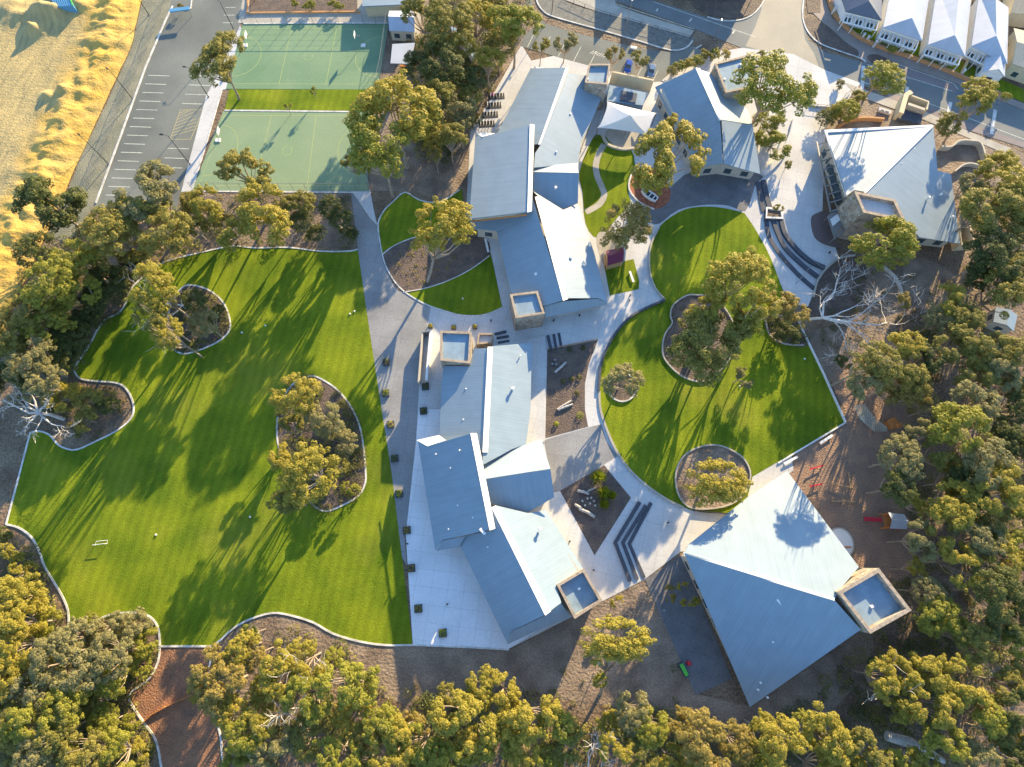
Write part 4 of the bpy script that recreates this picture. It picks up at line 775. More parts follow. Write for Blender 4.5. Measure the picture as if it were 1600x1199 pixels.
def crown_mesh(name, seed, nclump, nleaf, size, cr=(0.15,0.27), hollow=0.35, squash=0.62, lobes=0.3, gap=0.0):
    rnd=random.Random(seed); b=MB(); cl=[]
    tries=0
    while len(cl)<nclump and tries<5000:
        tries+=1
        a=rnd.uniform(0,6.283); rr=math.sqrt(rnd.uniform(0,1)); lim=1-lobes*(0.5+0.5*math.sin(a*2+seed)+0.6*noise.noise(Vector((math.cos(a)*1.5,math.sin(a)*1.5,seed*3.1))))
        x,y=rr*lim*math.cos(a)*.86,rr*lim*math.sin(a)*.86; top=math.sqrt(max(0,1-rr*rr*.9))*squash
        z=top*rnd.choice([1,1,1,.6,.2])+rnd.uniform(-.12,.1)-.1
        if gap and noise.noise(Vector((x*2.2,y*2.2,seed*1.7)))<-0.25+gap*.3 : continue
        c=Vector((x,y,z)); r=rnd.uniform(*cr)
        if any((c-q).length<(r+s)*.5 for q,s in cl): 
            if tries<3500: continue
        cl.append((c,r))
    for c,r in cl: leaf_clump(b,c,r,int(nleaf*(r/.2)**2),size,rnd)
    # a few loose sprigs so the outline is ragged
    for _ in range(14):
        c,r=rnd.choice(cl); d=Vector((c.x,c.y,0)); d=d.normalized() if d.length>.1 else Vector((1,0,0)); leaf_clump(b,c+d*r*rnd.uniform(.9,1.4)+Vector((0,0,rnd.uniform(-.1,.1))),.07,int(nleaf*.16),size,rnd)
    me=bpy.data.meshes.new(name); me.from_pydata([tuple(v) for v in b.v],[],b.f); me.materials.append(M['lf_olive']); me.update(); return me,cl
def trunk_mesh(name, seed, cl, m='bark'):
    rnd=random.Random(seed+50); b=MB(); f=0.5
    b.tube([(0,0,0),(0.01,0.01,.2),(rnd.uniform(-.03,.03),rnd.uniform(-.03,.03),.5)],[.055,.042,.034],7)
    top=Vector((b.v[-1].x,b.v[-1].y,.5)); top=Vector((0,0,.5))
    for c,r in rnd.sample(cl,min(16,len(cl))):
        e=Vector((c.x,c.y,1+c.z*.5)); mid=top.lerp(e,.5)+Vector((c.x*.1,c.y*.1,-.06)); b.tube([top-Vector((0,0,.05)),mid,e],[.028,.016,.006],5,False)
    me=bpy.data.meshes.new(name); me.from_pydata([tuple(v) for v in b.v],[],b.f); me.materials.append(M[m]); me.update(); return me
VAR=[]
for i in range(5): me,cl=crown_mesh('crown_gum',i+1,96,330,.025,cr=(.07,.165),lobes=.42,gap=.8); VAR.append((me,trunk_mesh('trunk_gum',i,cl)))
for i in range(4): me,cl=crown_mesh('crown_dense',i+21,125,290,.0235,cr=(.07,.15),lobes=.25,squash=.7,gap=.3); VAR.append((me,trunk_mesh('trunk_dense',i+21,cl)))
OPEN=[]
for i in range(3): me,cl=crown_mesh('crown_open',i+41,62,330,.026,cr=(.07,.17),lobes=.5,gap=1.0); OPEN.append((me,trunk_mesh('trunk_open',i+41,cl)))
def blocked(p):
    for off in ((0,0),(2.2,0),(-2.2,0),(0,2.2),(0,-2.2)):
        q=p+Vector((*off,0))-Vector((0,0,H)); cx,cy,cz=q.dot(xw),-q.dot(yw),-q.dot(zw); x,y=800+F*cx/cz,599.5+F*cy/cz
        if any(inpoly(x,y,z) for z in KEEP): return True
    return False
KEEP=[OVAL,HEART,[(250,1010),(333,1010),(322,1090),(346,1160),(348,1230),(256,1230),(245,1160),(203,1086),(247,1035)],[(150,318),(208,156),(265,15),(340,118),(270,345)],[(349,173),(600,30),(577,299),(300,298)],[(634,836),(645,1012),(795,1018),(900,960),(1010,905),(1090,1085),(1175,1105),(1345,985),(1230,735),(1000,700)],[(548,297),(730,297),(672,492),(640,800),(628,870)]]
KM=dict(y='lf_yellow',o='lf_olive',g='lf_grey',d='lf_dark',r='lf_orange',b='lf_bright')
KN=dict(y='yellow-green',o='olive',g='grey-green',d='dark green',r='orange-tinged',b='bright green')
tc=random.Random(99)
def tree(cx, cy, rp_, kind, label, group=None, hc=None, var=None, name='gum_tree', sq=1.0, lean=None, cat='tree', ry=1.0):
    rp=rp_*(1.0 if group and rp_>12 and 'bush' in group else 1.15)
    R=rp/ (F/( (G(cx,cy,6)-Vector((0,0,H))).dot(-zw)))
    hc=hc if hc is not None else 4.2+R*1.1+tc.uniform(-.8,1.6); c=G(cx,cy,hc); base=Vector((c.x,c.y,0)) if lean is None else G(*lean)
    if group and 'bush' in group and not G(cx,cy).length>1e9:
        while blocked(base) and hc>R*.8+.8: hc-=.5; c=G(cx,cy,hc); base=Vector((c.x,c.y,0))
        if blocked(base): base=G(cx,cy); lean=(cx,cy)
        if lean and blocked(base): base=Vector((c.x,c.y,0)); lean=None
    t=thing(name,label,cat,base,group); me,tr=(VAR+OPEN)[var] if var is not None else tc.choice(VAR)
    o=bpy.data.objects.new('crown',me); S.collection.objects.link(o); o.parent=t; o.location=c-base; o.scale=(R*1.08,R*1.08*ry,R*.8*sq); o.rotation_euler=(0,0,tc.uniform(0,6.28) if ry==1 else 0)
    o.material_slots[0].link='OBJECT'; o.material_slots[0].material=M[KM[kind]]
    k=bpy.data.objects.new('trunk',tr); S.collection.objects.link(k); k.parent=t; k.rotation_euler=o.rotation_euler
    k.scale=(R*.95,R*.95,max(hc,1))
    if lean is not None:
        sx,sy=(c.x-base.x)/hc,(c.y-base.y)/hc
        mw=Matrix(((1,0,sx,0),(0,1,sy,0),(0,0,1,0),(0,0,0,1)))@Matrix.Rotation(o.rotation_euler.z,4,'Z')@Matrix.Diagonal((R*.95,R*.95,hc,1)); nm=tr.copy(); nm.transform(mw); k.data=nm; k.scale=(1,1,1); k.rotation_euler=(0,0,0)
    return t
NO='first second third fourth fifth sixth seventh eighth ninth tenth eleventh twelfth thirteenth fourteenth fifteenth sixteenth seventeenth eighteenth nineteenth twentieth'.split()
def row(where, side, trees, group='trees of the surrounding bush', mul=1.18):
    key=(lambda t:t[0]) if side=='left' else (lambda t:t[1])
    for i,(x,y,r,k) in enumerate(sorted(trees,key=key)):
        lab=f"{'large ' if r>37 else 'small ' if r<27 else ''}{KN[k]} {'bush' if 'scrub' in group else 'tree'}, {NO[i]} from {side} {where.replace('in the ','in ',1)}"
        if len(lab.split())>16: lab=lab.replace('large ','').replace('small ','')
        tree(x,y,r*mul,k,lab,group)
# single trees one can name
tree(345,95,36,'o','leaning dark-trunked tree standing on the grass strip end by the left car park',hc=13.5,var=2,lean=(374,156),ry=1.35)
tree(386,268,38,'o','olive tree overhanging the lower left part of the lower court',hc=11,var=10,lean=(398,300))
tree(235,302,44,'g','pale grey-green tree at the bottom end of the left car park',hc=14)
tree(412,336,45,'y','yellowish tree on the rough ground just below the lower court',hc=14,lean=(415,350))
tree(82,322,52,'d','dark green tree overhanging the sand works left of the car park end',hc=9)
tree(618,182,60,'y','biggest golden-green tree covering the right end of the grass strip',hc=17,var=5)
tree(592,232,50,'b','bright green tree below the golden one, overlapping the lower court',hc=17,var=6)
tree(560,212,17,'y','small side tree leaning over the lower court left of the bright tree',hc=9,var=2); tree(548,252,14,'o','lowest small tree overlapping the lower court right part',hc=8,var=3)
tree(668,205,32,'y','golden tree with purple flowering bush beneath, right of the biggest golden tree',hc=8)
tree(692,356,50,'y','yellow-green tree rising from the dark bed of the courtyard lawn',hc=12,var=6,lean=(668,440),ry=.85)
tree(1206,138,55,'b','bright yellow-green tree right of the stone-sided box near the road',hc=13,var=5)
tree(1207,225,28,'b','dense bright shrub mass inside the wide curved concrete wall',hc=2.4,name='shrub',cat='shrub'); tree(1200,190,24,'b','bright shrub under the yellow-green tree beside the upper hall',hc=2.2,name='shrub',cat='shrub')
tree(1380,124,30,'b','green street tree standing on the roadside left of the cream enclosure',hc=13,var=7,lean=(1352,150))
tree(1525,155,34,'y','spreading street tree overhanging the road at the right',hc=10,var=4,lean=(1475,222)); tree(1480,196,22,'o','small street tree just above the walled yard of the far right hall',hc=5)
tree(1393,78,8,'b','tiny lime sapling in the verge below the second street house',hc=2.5,var=6); tree(1571,152,9,'b','tiny lime sapling in the verge at the right end of the street',hc=2.5,var=6)
tree(1322,175,22,'b','bright green shrub under the white plaza slab',hc=2.5,name='shrub',cat='shrub'); tree(1340,155,16,'o','olive shrub beside the street tree near the plaza slab',hc=2.4,name='shrub',cat='shrub'); tree(1302,178,16,'y','yellowish shrub between plaza slab and far right hall',hc=2.0,name='shrub',cat='shrub'); tree(1290,185,16,'d','dark shrub at the corner of the far right hall and the plaza',hc=1.8,name='shrub',cat='shrub')
tree(1040,245,52,'y','large open tree over the red play pit beside the shade sail',hc=11,var=3,ry=1.3)
tree(1052,200,22,'y','upper branch crown of a tree overlapping the upper hall roof',hc=10,var=11)
tree(978,355,42,'r','rounded orange-tinged tree next to the maroon playhouse',hc=7,var=6)
tree(1377,384,56,'b','wide bright green tree hiding the foot of the tallest stone box',hc=9,var=5,ry=.68)
tree(1155,440,50,'y','tall golden crown at the top of the central lawn clump',hc=14,var=7)
tree(1188,488,32,'y','golden right-hand crown of the central lawn clump',hc=12,var=1); tree(1118,488,36,'y','bright crown on the left of the central lawn clump',hc=11,var=3)
tree(1098,542,58,'o','dense deep olive tree filling the bean-shaped bed of the central lawn',hc=9,var=6); tree(1135,515,36,'o','olive crown with pale limbs in the middle of the central clump',hc=11,var=10)
tree(973,597,31,'g','small round grey-green tree in the ring bed on the central lawn',hc=5.5,var=5)
tree(1160,588,18,'g','sparse little grey tree alone on the central lawn',hc=5,var=9)
tree(1117,755,48,'y','golden tree in the round walled bed at the bottom of the central lawn',hc=8,var=7,ry=.85)
tree(1232,484,30,'r','yellow-grey tree at the foot of the great dead tree',hc=8,var=4); tree(1225,520,24,'d','dark shrubs in the corner bed of the central lawn',hc=2.5,name='shrub',cat='shrub')
tree(959,1000,52,'y','isolated broad golden-grey tree below the lowest classroom wing',hc=12,var=7,lean=(938,1085),ry=.72); tree(938,1062,13,'b','small leafy tuft beside the trunk of the isolated tree',hc=7)
tree(965,938,12,'y','small yellow bush beside the tilted stone box',hc=3,var=9)
tree(1068,915,10,'y','upper yellow bush on the dark patio by the hall',hc=3,var=9); tree(1078,941,16,'y','lower yellow bush on the dark patio by the hall',hc=3,var=10,ry=.6); tree(1048,930,14,'r','reddish-brown bush on the dark patio by the hall',hc=2.2,var=9)
for (x,y,r,k,l) in ((846,72,14,'o','leftmost thin tree along the small upper car park bays'),(884,68,19,'g','taller second thin tree along the upper car park bays'),(961,85,15,'r','third thin brownish tree along the upper car park bays'),(999,92,15,'o','thin tree between the two parked blue cars')): tree(x,y,r,k,l,'thin trees along the upper car park',hc=6,var=10)
for (x,y,l) in ((490,141,'small yellow sapling near the middle of the grass strip'),(448,165,'tiny yellow sapling at the lower edge of the grass strip')): tree(x,y,7,'b',l,'saplings on the grass strip',hc=3,var=9)
tree(1258,91,0.1,'o','x') if False else None
tree(1192,88,10,'o','little olive bush on the pavement beside the junction',hc=1.4,name='shrub',cat='shrub'); tree(1313,132,9,'g','pale round bush at the corner of the plaza slab',hc=1.4,name='shrub',cat='shrub')
tree(1231,258,8,'o','olive bush at the top of the seating tiers',hc=2,name='shrub',cat='shrub'); tree(1216,325,8,'o','spiky bush in the white-walled planter on the amphitheatre',hc=2,name='shrub',cat='shrub')
tree(282,9,5,'r','red-leaved bush above the blue slanting panel',hc=1.6,name='shrub',cat='shrub')
for i,(x,y,r,k) in enumerate(((1050,112,10,'o'),(1062,104,11,'b'),(1075,100,12,'y'),(1090,95,13,'b'),(1104,88,12,'o'),(1118,84,10,'b'),(1134,86,9,'y'))): tree(x,y,r,k,f'{NO[i]} bush from the left in the hedge between slip lane and upper hall','bushes of the hedge by the slip lane',hc=1.6,name='shrub',cat='shrub')
for i,(x,y) in enumerate(((460,5),(480,10),(487,8),(520,6),(530,10),(395,-6))): tree(x,y,8,'b',f'{NO[i]} bush in the raised garden above the upper court','bushes of the raised garden',hc=1.4,name='shrub',cat='shrub')
# islands on the oval
tree(240,452,36,'y','yellowish half-bare tree at the left of the upper lawn island',hc=16,var=5); tree(261,520,27,'y','bright golden crown at the lower left of the upper lawn island',hc=14,var=7); tree(238,492,28,'o','olive crown over the left edge of the upper lawn island',hc=15,var=6)
tree(320,505,23,'g','grey-green shrub raised to tree height for shadow in the middle of the upper lawn island',hc=8,var=8); tree(305,470,20,'d','dark shrub raised to tree height for shadow at the top of the upper lawn island',hc=9,var=6); tree(338,490,15,'d','dark bush at the right of the upper lawn island',hc=2,name='shrub',cat='shrub')  # middle and top shrubs raised to tree height to widen the island's shadow
tree(100,620,30,'y','yellow-green bush behind the white dead tree on the left peninsula',hc=4); tree(140,625,24,'o','olive bush in the middle of the left peninsula',hc=3.5); tree(135,655,20,'o','brownish olive bush at the lower middle of the left peninsula',hc=3); tree(170,635,18,'d','dark bush at the tip of the left peninsula',hc=2.5)
tree(463,618,36,'y','yellow-green tree at the top of the central lawn island of the oval',hc=11,var=6); tree(508,655,30,'g','grey-green tree in the middle of the oval central island',hc=9); tree(452,655,22,'o','olive tree on the left rim of the oval central island',hc=6)
tree(485,742,46,'y','brightest golden tree in the lower half of the oval central island',hc=13,var=7); tree(440,722,24,'y','golden side crown left of the brightest island tree',hc=11,var=2); tree(452,782,28,'o','olive crown at the bottom left of the oval central island',hc=10); tree(535,690,24,'g','grey-green bush at the right rim of the oval central island',hc=4); tree(548,764,13,'b','small bright bush at the lower right rim of the oval central island',hc=3); tree(528,728,20,'o','olive bush in the lower right of the oval central island',hc=4)
tree(222,332,40,'o','broad olive tree where the car park meets the bush',hc=13,lean=(235,352)); tree(264,368,40,'o','tall olive tree on the upper left shore of the oval',hc=13,lean=(262,390)); tree(322,322,28,'y','tall thin yellow-green tree between car park end and lower court',hc=13,lean=(325,345),var=3); tree(366,366,26,'y','yellow-green tree leaning at the top edge of the oval',hc=13,lean=(372,378),var=1)
tree(1368,566,34,'o','tallest olive tree among the bushes below the great dead tree',hc=16,var=7)
tree(1348,600,26,'g','tall grey-green tree at the top left corner of the playground',hc=15,var=1,lean=(1337,618))
# bush rows
row('in the upper row of bush left of the oval','left',[(118,405,32,'b'),(175,362,42,'o'),(60,392,30,'d'),(150,400,26,'o'),(345,345,18,'r'),(300,350,24,'o'),(300,318,20,'o')])
row('in the middle row of bush left of the oval','left',[(82,445,40,'b'),(117,460,34,'b'),(172,425,34,'d'),(214,400,28,'o'),(45,492,32,'o'),(150,470,34,'d'),(10,530,34,'o'),(205,425,22,'d')])
row('in the lower row of bush left of the oval','left',[(75,510,34,'b'),(110,525,36,'d'),(95,560,36,'d'),(50,565,34,'g'),(25,535,26,'o'),(70,600,28,'g'),(130,510,28,'d'),(20,590,30,'d')])
row('in the low scrub between lower court and oval','left',[(470,345,18,'d'),(495,365,16,'d'),(530,340,18,'d'),(545,365,14,'d'),(515,322,18,'d'),(450,320,20,'o'),(475,318,20,'o')],'scrub bushes below the courts')
row('in the top row of trees beyond the courts','left',[(662,18,36,'o'),(700,40,44,'o'),(742,30,36,'y'),(775,15,30,'o'),(805,38,42,'b'),(780,70,30,'o')],mul=1.02)
row('in the second row of trees beyond the courts','left',[(655,105,30,'d'),(690,105,42,'d'),(672,75,24,'o'),(762,92,28,'y'),(718,70,26,'b'),(738,125,26,'d')],mul=1.02)
row('in the lowest row of trees beyond the courts','left',[(685,145,34,'o'),(714,170,30,'g'),(703,212,28,'o'),(735,150,24,'o'),(720,195,22,'g'),(660,160,28,'d'),(680,240,16,'o')],mul=1.02)
row('in the column along the upper right edge','top',[(1560,262,30,'y'),(1585,300,38,'y'),(1545,325,46,'o'),(1590,360,36,'o'),(1550,398,40,'d'),(1590,425,34,'o'),(1525,425,28,'d'),(1570,455,34,'o'),(1520,290,22,'g')])
row('in the column right of the great dead tree','top',[(1487,474,28,'y'),(1470,500,26,'g'),(1510,505,30,'o'),(1495,535,34,'o'),(1535,545,32,'o'),(1590,555,32,'o'),(1562,575,32,'g'),(1530,590,30,'o'),(1592,608,26,'o')])
row('in the group below the great dead tree','left',[(1412,540,28,'y'),(1420,582,32,'o'),(1317,566,13,'d'),(1448,560,24,'d'),(1425,612,28,'r'),(1388,605,24,'r'),(1412,470,13,'r')])
row('in the inner column of bush facing the playground','top',[(1455,638,24,'g'),(1437,675,26,'g'),(1405,718,42,'g'),(1402,762,32,'d'),(1436,788,18,'y'),(1437,845,32,'g'),(1432,890,20,'y'),(1450,925,28,'g')],mul=1.0)
row('in the middle column of bush right of the playground','top',[(1525,625,32,'g'),(1495,668,42,'b'),(1537,722,38,'g'),(1484,752,24,'y'),(1487,796,42,'y'),(1532,845,32,'g'),(1500,878,34,'y'),(1462,960,32,'b'),(1510,760,30,'d'),(1470,712,28,'o')])
row('in the outer column of bush at the right edge','top',[(1592,635,26,'d'),(1590,690,32,'d'),(1590,730,30,'g'),(1562,765,38,'y'),(1592,795,28,'b'),(1555,820,32,'o'),(1562,872,34,'y'),(1595,860,30,'b'),(1555,925,38,'d'),(1592,935,32,'d'),(1570,680,28,'d')])
row('in the upper row of the bottom right bush','left',[(1490,985,28,'b'),(1525,1002,30,'o'),(1412,1040,28,'y'),(1380,1062,28,'y'),(1450,1058,36,'y'),(1568,980,30,'d'),(1592,1005,26,'b'),(1507,1075,38,'y'),(1580,1070,32,'o')])
row('in the middle row of the bottom right bush','left',[(1400,1092,32,'y'),(1462,1108,34,'y'),(1537,1115,32,'b'),(1295,1148,38,'y'),(1262,1135,24,'b'),(1220,1165,38,'y'),(1355,1172,34,'o'),(1330,1195,28,'y'),(1590,1120,30,'d')])
row('along the very bottom right','left',[(1475,1160,32,'b'),(1437,1192,28,'y'),(1525,1185,32,'g'),(1565,1150,30,'o'),(1592,1190,32,'d'),(1390,1200,26,'b'),(1280,1205,30,'y')])
row('in the front row of the bottom middle bush','left',[(987,1112,30,'g'),(1015,1135,28,'b'),(955,1125,20,'y'),(825,1122,40,'y'),(872,1130,30,'b'),(1062,1138,24,'r'),(1100,1160,42,'r'),(1150,1162,30,'r'),(1190,1142,26,'y'),(1070,1115,14,'r')])
row('along the very bottom middle','left',[(815,1168,30,'y'),(887,1160,28,'o'),(960,1168,26,'y'),(1050,1190,24,'y'),(1000,1180,28,'o'),(1090,1205,28,'y'),(1150,1205,30,'o'),(850,1200,32,'b'),(1195,1195,26,'b')])
row('in the front row of bush below the terrace','left',[(662,1168,32,'b'),(650,1130,20,'r'),(725,1122,44,'y'),(750,1076,28,'y'),(787,1085,30,'y'),(700,1085,18,'o'),(775,1150,32,'b'),(742,1165,28,'y')])
row('in the front bush row below the oval','left',[(432,1048,34,'y'),(478,1032,32,'y'),(478,1092,36,'b'),(545,1072,42,'b'),(552,1112,30,'y'),(598,1135,32,'b'),(575,1152,26,'o'),(520,1030,18,'b'),(400,1022,22,'r'),(415,1080,26,'y')])
row('along the bottom under the oval','left',[(430,1170,35,'g'),(478,1150,30,'o'),(525,1182,34,'b'),(628,1150,32,'y'),(700,1185,34,'b'),(610,1195,30,'y'),(400,1140,28,'y'),(570,1200,28,'o'),(660,1205,26,'o')])
row('bordering the right of the brown entry path','left',[(350,1072,38,'r'),(322,1048,30,'r'),(310,1078,18,'y'),(376,1015,28,'y'),(362,1110,28,'y'),(382,1150,28,'b'),(372,1190,26,'b'),(392,990,14,'b')])
row('in the upper row of the bottom left bush','left',[(22,935,42,'y'),(50,952,36,'y'),(20,978,34,'y'),(68,978,28,'b'),(112,1000,32,'g'),(160,982,30,'g'),(205,985,30,'g'),(222,1010,27,'b'),(140,968,12,'b')])
row('in the second row of the bottom left bush','left',[(25,1010,34,'y'),(85,1025,35,'g'),(128,1048,38,'g'),(170,1025,34,'g'),(175,1060,28,'b'),(215,1038,22,'b'),(45,1048,28,'y'),(8,1050,30,'y')])
row('in the third row of the bottom left bush','left',[(62,1078,36,'g'),(105,1100,36,'b'),(50,1125,36,'b'),(12,1090,32,'o'),(150,1100,26,'o'),(165,1130,28,'b'),(205,1128,14,'b'),(90,1145,34,'o')])
row('along the very bottom left','left',[(15,1150,36,'o'),(60,1180,36,'g'),(128,1180,34,'o'),(178,1182,36,'b'),(212,1172,22,'y'),(20,1195,30,'g'),(95,1200,30,'o'),(222,1200,16,'g')])
row('in the scrub at the lower left edge','left',[(12,862,14,'y'),(28,875,12,'b'),(48,888,13,'y'),(25,895,14,'y'),(60,915,12,'o'),(8,835,12,'d')],'scrub bushes at the left edge')
# dead trees
def deadtree(base, tips, label, r0=.35, seed=1, fork=None, depth=4):
    rnd=random.Random(seed); B=G(*base); t=thing('dead_tree',label,'dead tree',B); b=MB()
    def grow(p,d,L,r,k):
        pts=[p]; rr=[r]; q=p; dd=d.copy()
        for i in range(4):
            dd=(dd+Vector((rnd.uniform(-.35,.35),rnd.uniform(-.35,.35),rnd.uniform(-.25,.25)))).normalized(); q=q+dd*L/4; q.z=max(q.z,.3); pts.append(q); rr.append(r*(1-.17*(i+1)))
            if k>0 and i>0:
                for _ in range(rnd.choice([1,1,2])):
                    e=(dd+Vector((rnd.uniform(-.9,.9),rnd.uniform(-.9,.9),rnd.uniform(-.4,.4)))).normalized(); grow(q,e,L*rnd.uniform(.45,.65),max(rr[-1]*.62,.035),k-1)
        b.tube(pts,rr,5 if r>.08 else 3,False)
    if fork is None: fork=(*base,0)
    T0=G(*fork) if fork[2]>0 else B+Vector((0,0,1.5)); b.tube([B,B.lerp(T0,.5)+Vector((rnd.uniform(-.3,.3),rnd.uniform(-.3,.3),.3)),T0],[r0,r0*.85,r0*.7],8)
    for (x,y,z,s) in tips:
        T=G(x,y,z); v=T-T0; sd=Vector((-v.y,v.x,0))*rnd.uniform(-.16,.16); m1=T0+v*.22+sd+Vector((0,0,v.length*.05)); m2=T0+v*.42+sd*.6
        b.tube([T0,m1,m2],[r0*s*.75,r0*s*.62,r0*s*.5],6); grow(m2,(T-m2).normalized(),v.length*.62,r0*s*.5,depth-1); grow(m1,(v+Vector((rnd.uniform(-1,1),rnd.uniform(-1,1),0))*v.length*.6).normalized(),v.length*.5,r0*s*.36,depth-2)
    b.build('branches','deadwood',t)
deadtree((1248,503),[(1440,512,7,.9),(1390,540,4,.7),(1345,535,4,.7),(1335,435,6,.8),(1295,450,4,.6),(1355,468,7,.8),(1390,485,6,.8)],'great bleached dead tree spreading white branches right of the central lawn',.38,3,depth=4,fork=(1285,497,5))
deadtree((100,655),[(5,632,7,.9),(15,600,7,.8),(45,603,8,.8),(38,668,6,.9),(95,676,5,.8),(78,622,7,.7)],'white dead tree at the left frame edge on the lawn peninsula',.42,5,depth=4,fork=(62,645,4.5))
deadtree((290,482),[(215,490,6,.7),(205,455,6,.6),(290,450,5,.5),(235,515,4,.5)],'bare pale-branched dead tree over the left of the upper lawn island',.25,8,depth=3)
deadtree((478,1100),[(450,1010,9,.6),(440,1110,9,.6),(500,1050,10,.5),(475,1120,10,.5)],'bare white branches among the green trees below the oval bottom edge',.3,9,depth=3)
deadtree((915,1205),[(880,1185,9,.6),(925,1150,9,.7),(955,1190,9,.5)],'bare white crown at the bottom edge below the isolated tree',.3,12,depth=3)
deadtree((1150,545),[(1170,480,13,.5),(1110,490,12,.5),(1145,490,13,.5)],'bare white limbs poking out of the central lawn clump',.3,14,depth=2)
deadtree((1385,1075),[(1400,1055,11,.6),(1345,1105,9,.5),(1425,1080,11,.6)],'crooked pale dead limbs in the bottom right bush',.28,15,depth=2)
deadtree((1580,285),[(1560,320,9,.6),(1598,260,9,.5),(1585,310,10,.5)],'pale bare limbs at the right frame edge above the far bush',.28,17,depth=2)
t=thing('fallen_log','huge fallen grey log lying in the bottom right bush','log',G(1430,1168)); b=MB(); b.tube([G(1385,1150,3.4),G(1420,1160,3.6),G(1450,1175,3.8),G(1475,1190,3.6)],[.8,.95,.8,.4],9); b.build('log','timber',t)
deadtree((1500,1195),[(1520,1170,7,.5),(1490,1165,8,.5)],'small dead sprigs beside the huge fallen log',.2,19,depth=2)
# ---------------- low shrubs and litter of the bush floor ----------------
ZL=[[(0,480),(60,400),(140,340),(280,305),(555,305),(557,384),(345,382),(230,422),(195,480),(115,572),(100,600),(0,640)],
 [(0,830),(60,866),(100,980),(200,962),(245,1000),(240,1050),(205,1088),(240,1165),(250,1199),(0,1199)],
 [(350,1010),(430,965),(520,995),(600,1070),(690,1075),(860,1085),(1000,1105),(1180,1145),(1340,1010),(1400,900),(1440,850),(1400,740),(1420,640),(1350,560),(1400,540),(1480,440),(1530,400),(1500,290),(1600,250),(1600,1199),(355,1199)],
 [(640,60),(700,-10),(830,0),(800,80),(740,200),(700,260),(650,250)]]
rnd=random.Random(5)
def scrub(name,zones,n,m,size,rr,leafs,seed):
    rnd=random.Random(seed); b=MB(); k=0
    while k<n:
        z=rnd.choice(zones) if rnd.random()<.5 else zones[2 if len(zones)>2 else 0]; xs=[p[0] for p in z]; ys=[p[1] for p in z]; x=rnd.uniform(min(xs),max(xs)); y=rnd.uniform(min(ys),max(ys))
        if not inpoly(x,y,z) or (x-1572)**2+(y-495)**2<900: continue
        k+=1; p=G(x,y); r=rnd.uniform(*rr); leaf_clump(b,p+Vector((0,0,r*.4)),r,int(leafs*r*r)+6,size,rnd)
    o=b.build(name,m); o['kind']='stuff'; return o
scrub('undergrowth',ZL,900,'lf_dark',.16,(.6,2.0),55,1); scrub('undergrowth',ZL,800,'lf_olive',.15,(.5,1.7),55,2)
BED=[BEDS['mulch_bed.001'],BEDS['mulch_bed.004'],BEDS['mulch_bed.005'],BEDS['mulch_bed.006'],[(60,610),(170,600),(208,640),(150,688),(100,695)],[(1290,470),(1330,500),(1330,560),(1280,540)]]
def far_bush():
    rnd=random.Random(77); b=MB(); k=0
    while k<420:
        x=rnd.uniform(-330,1950); y=rnd.uniform(330,1520)
        if -25<x<1640 and y<1235: continue
        if x<0 and y<640: continue
        k+=1; p=G(x,y); r=rnd.uniform(1.6,3.2); leaf_clump(b,p+Vector((0,0,r*.6+rnd.uniform(0,3.5))),r,int(16*r*r)+30,.30,rnd)
    o=b.build('bushland','lf_olive'); o['kind']='stuff'
far_bush()
ISL=[BEDS['mulch_bed.004'],[(60,610),(170,600),(208,640),(150,688),(100,695)],BEDS['mulch_bed.006'],BEDS['mulch_bed.005']]
scrub('bed_planting',BED,130,'lf_dark',.12,(.3,.8),90,3); scrub('bed_planting',BED,80,'lf_grey',.12,(.3,.7),90,4)
scrub('island_planting',ISL,150,'lf_olive',.13,(.5,1.3),80,8); scrub('island_planting',ISL,90,'lf_dark',.13,(.6,1.5),80,9)
scrub('creek_tufts',[[(800,1020),(960,940),(1090,1085),(1170,1110),(860,1085)],[(400,975),(560,1010),(620,1060),(420,1000)],[(1350,400),(1480,430),(1400,560),(1300,560)]],60,'lf_dark',.12,(.4,.9),80,6)
scrub('bed_tufts',[[(610,400),(640,378),(700,362),(740,372),(690,435),(640,450)]],90,'lf_olive',.10,(.2,.5),90,7)
# grass tussocks inside the car-park garden and flowers
tree(705,208,12,'o','x',None,hc=1) if False else None
def bush(x,y,r,m,label,group=None,name='shrub',cat='shrub',h=None):
    R=r/7.2; c=G(x,y); t=None; b=MB(); rr=random.Random(int(x*7+y)); leaf_clump(b,c+Vector((0,0,(h or R)*.5)),R,int(120),.11,rr,flat=(h or R)/R*.8); o=b.build(name,m); tag(o,label,cat,group); return origin(o)
bush(648,212,9,'flower','purple flowering bush beneath the golden trees right of the courts'); bush(718,92,2,'lf_bright','x') if False else None
for x,y,l in ((906,650,'round lemon-yellow bush at the lower right of the narrow planting bed'),(869,663,'small lime bush at the lower left of the narrow planting bed')): bush(x,y,6 if x>900 else 4,'lemon',l)
for i,(x,y) in enumerate(((889,547),(911,544),(893,593),(880,596),(901,615),(905,590))): bush(x,y,4.5,'lf_dark',f'{NO[i]} of the dark tufts listed from the top of the narrow planting bed','dark tufts in the narrow planting bed') if False else bush(x,y,4.5,'lf_dark','small dark green tuft in the narrow planting bed','dark tufts in the narrow planting bed')
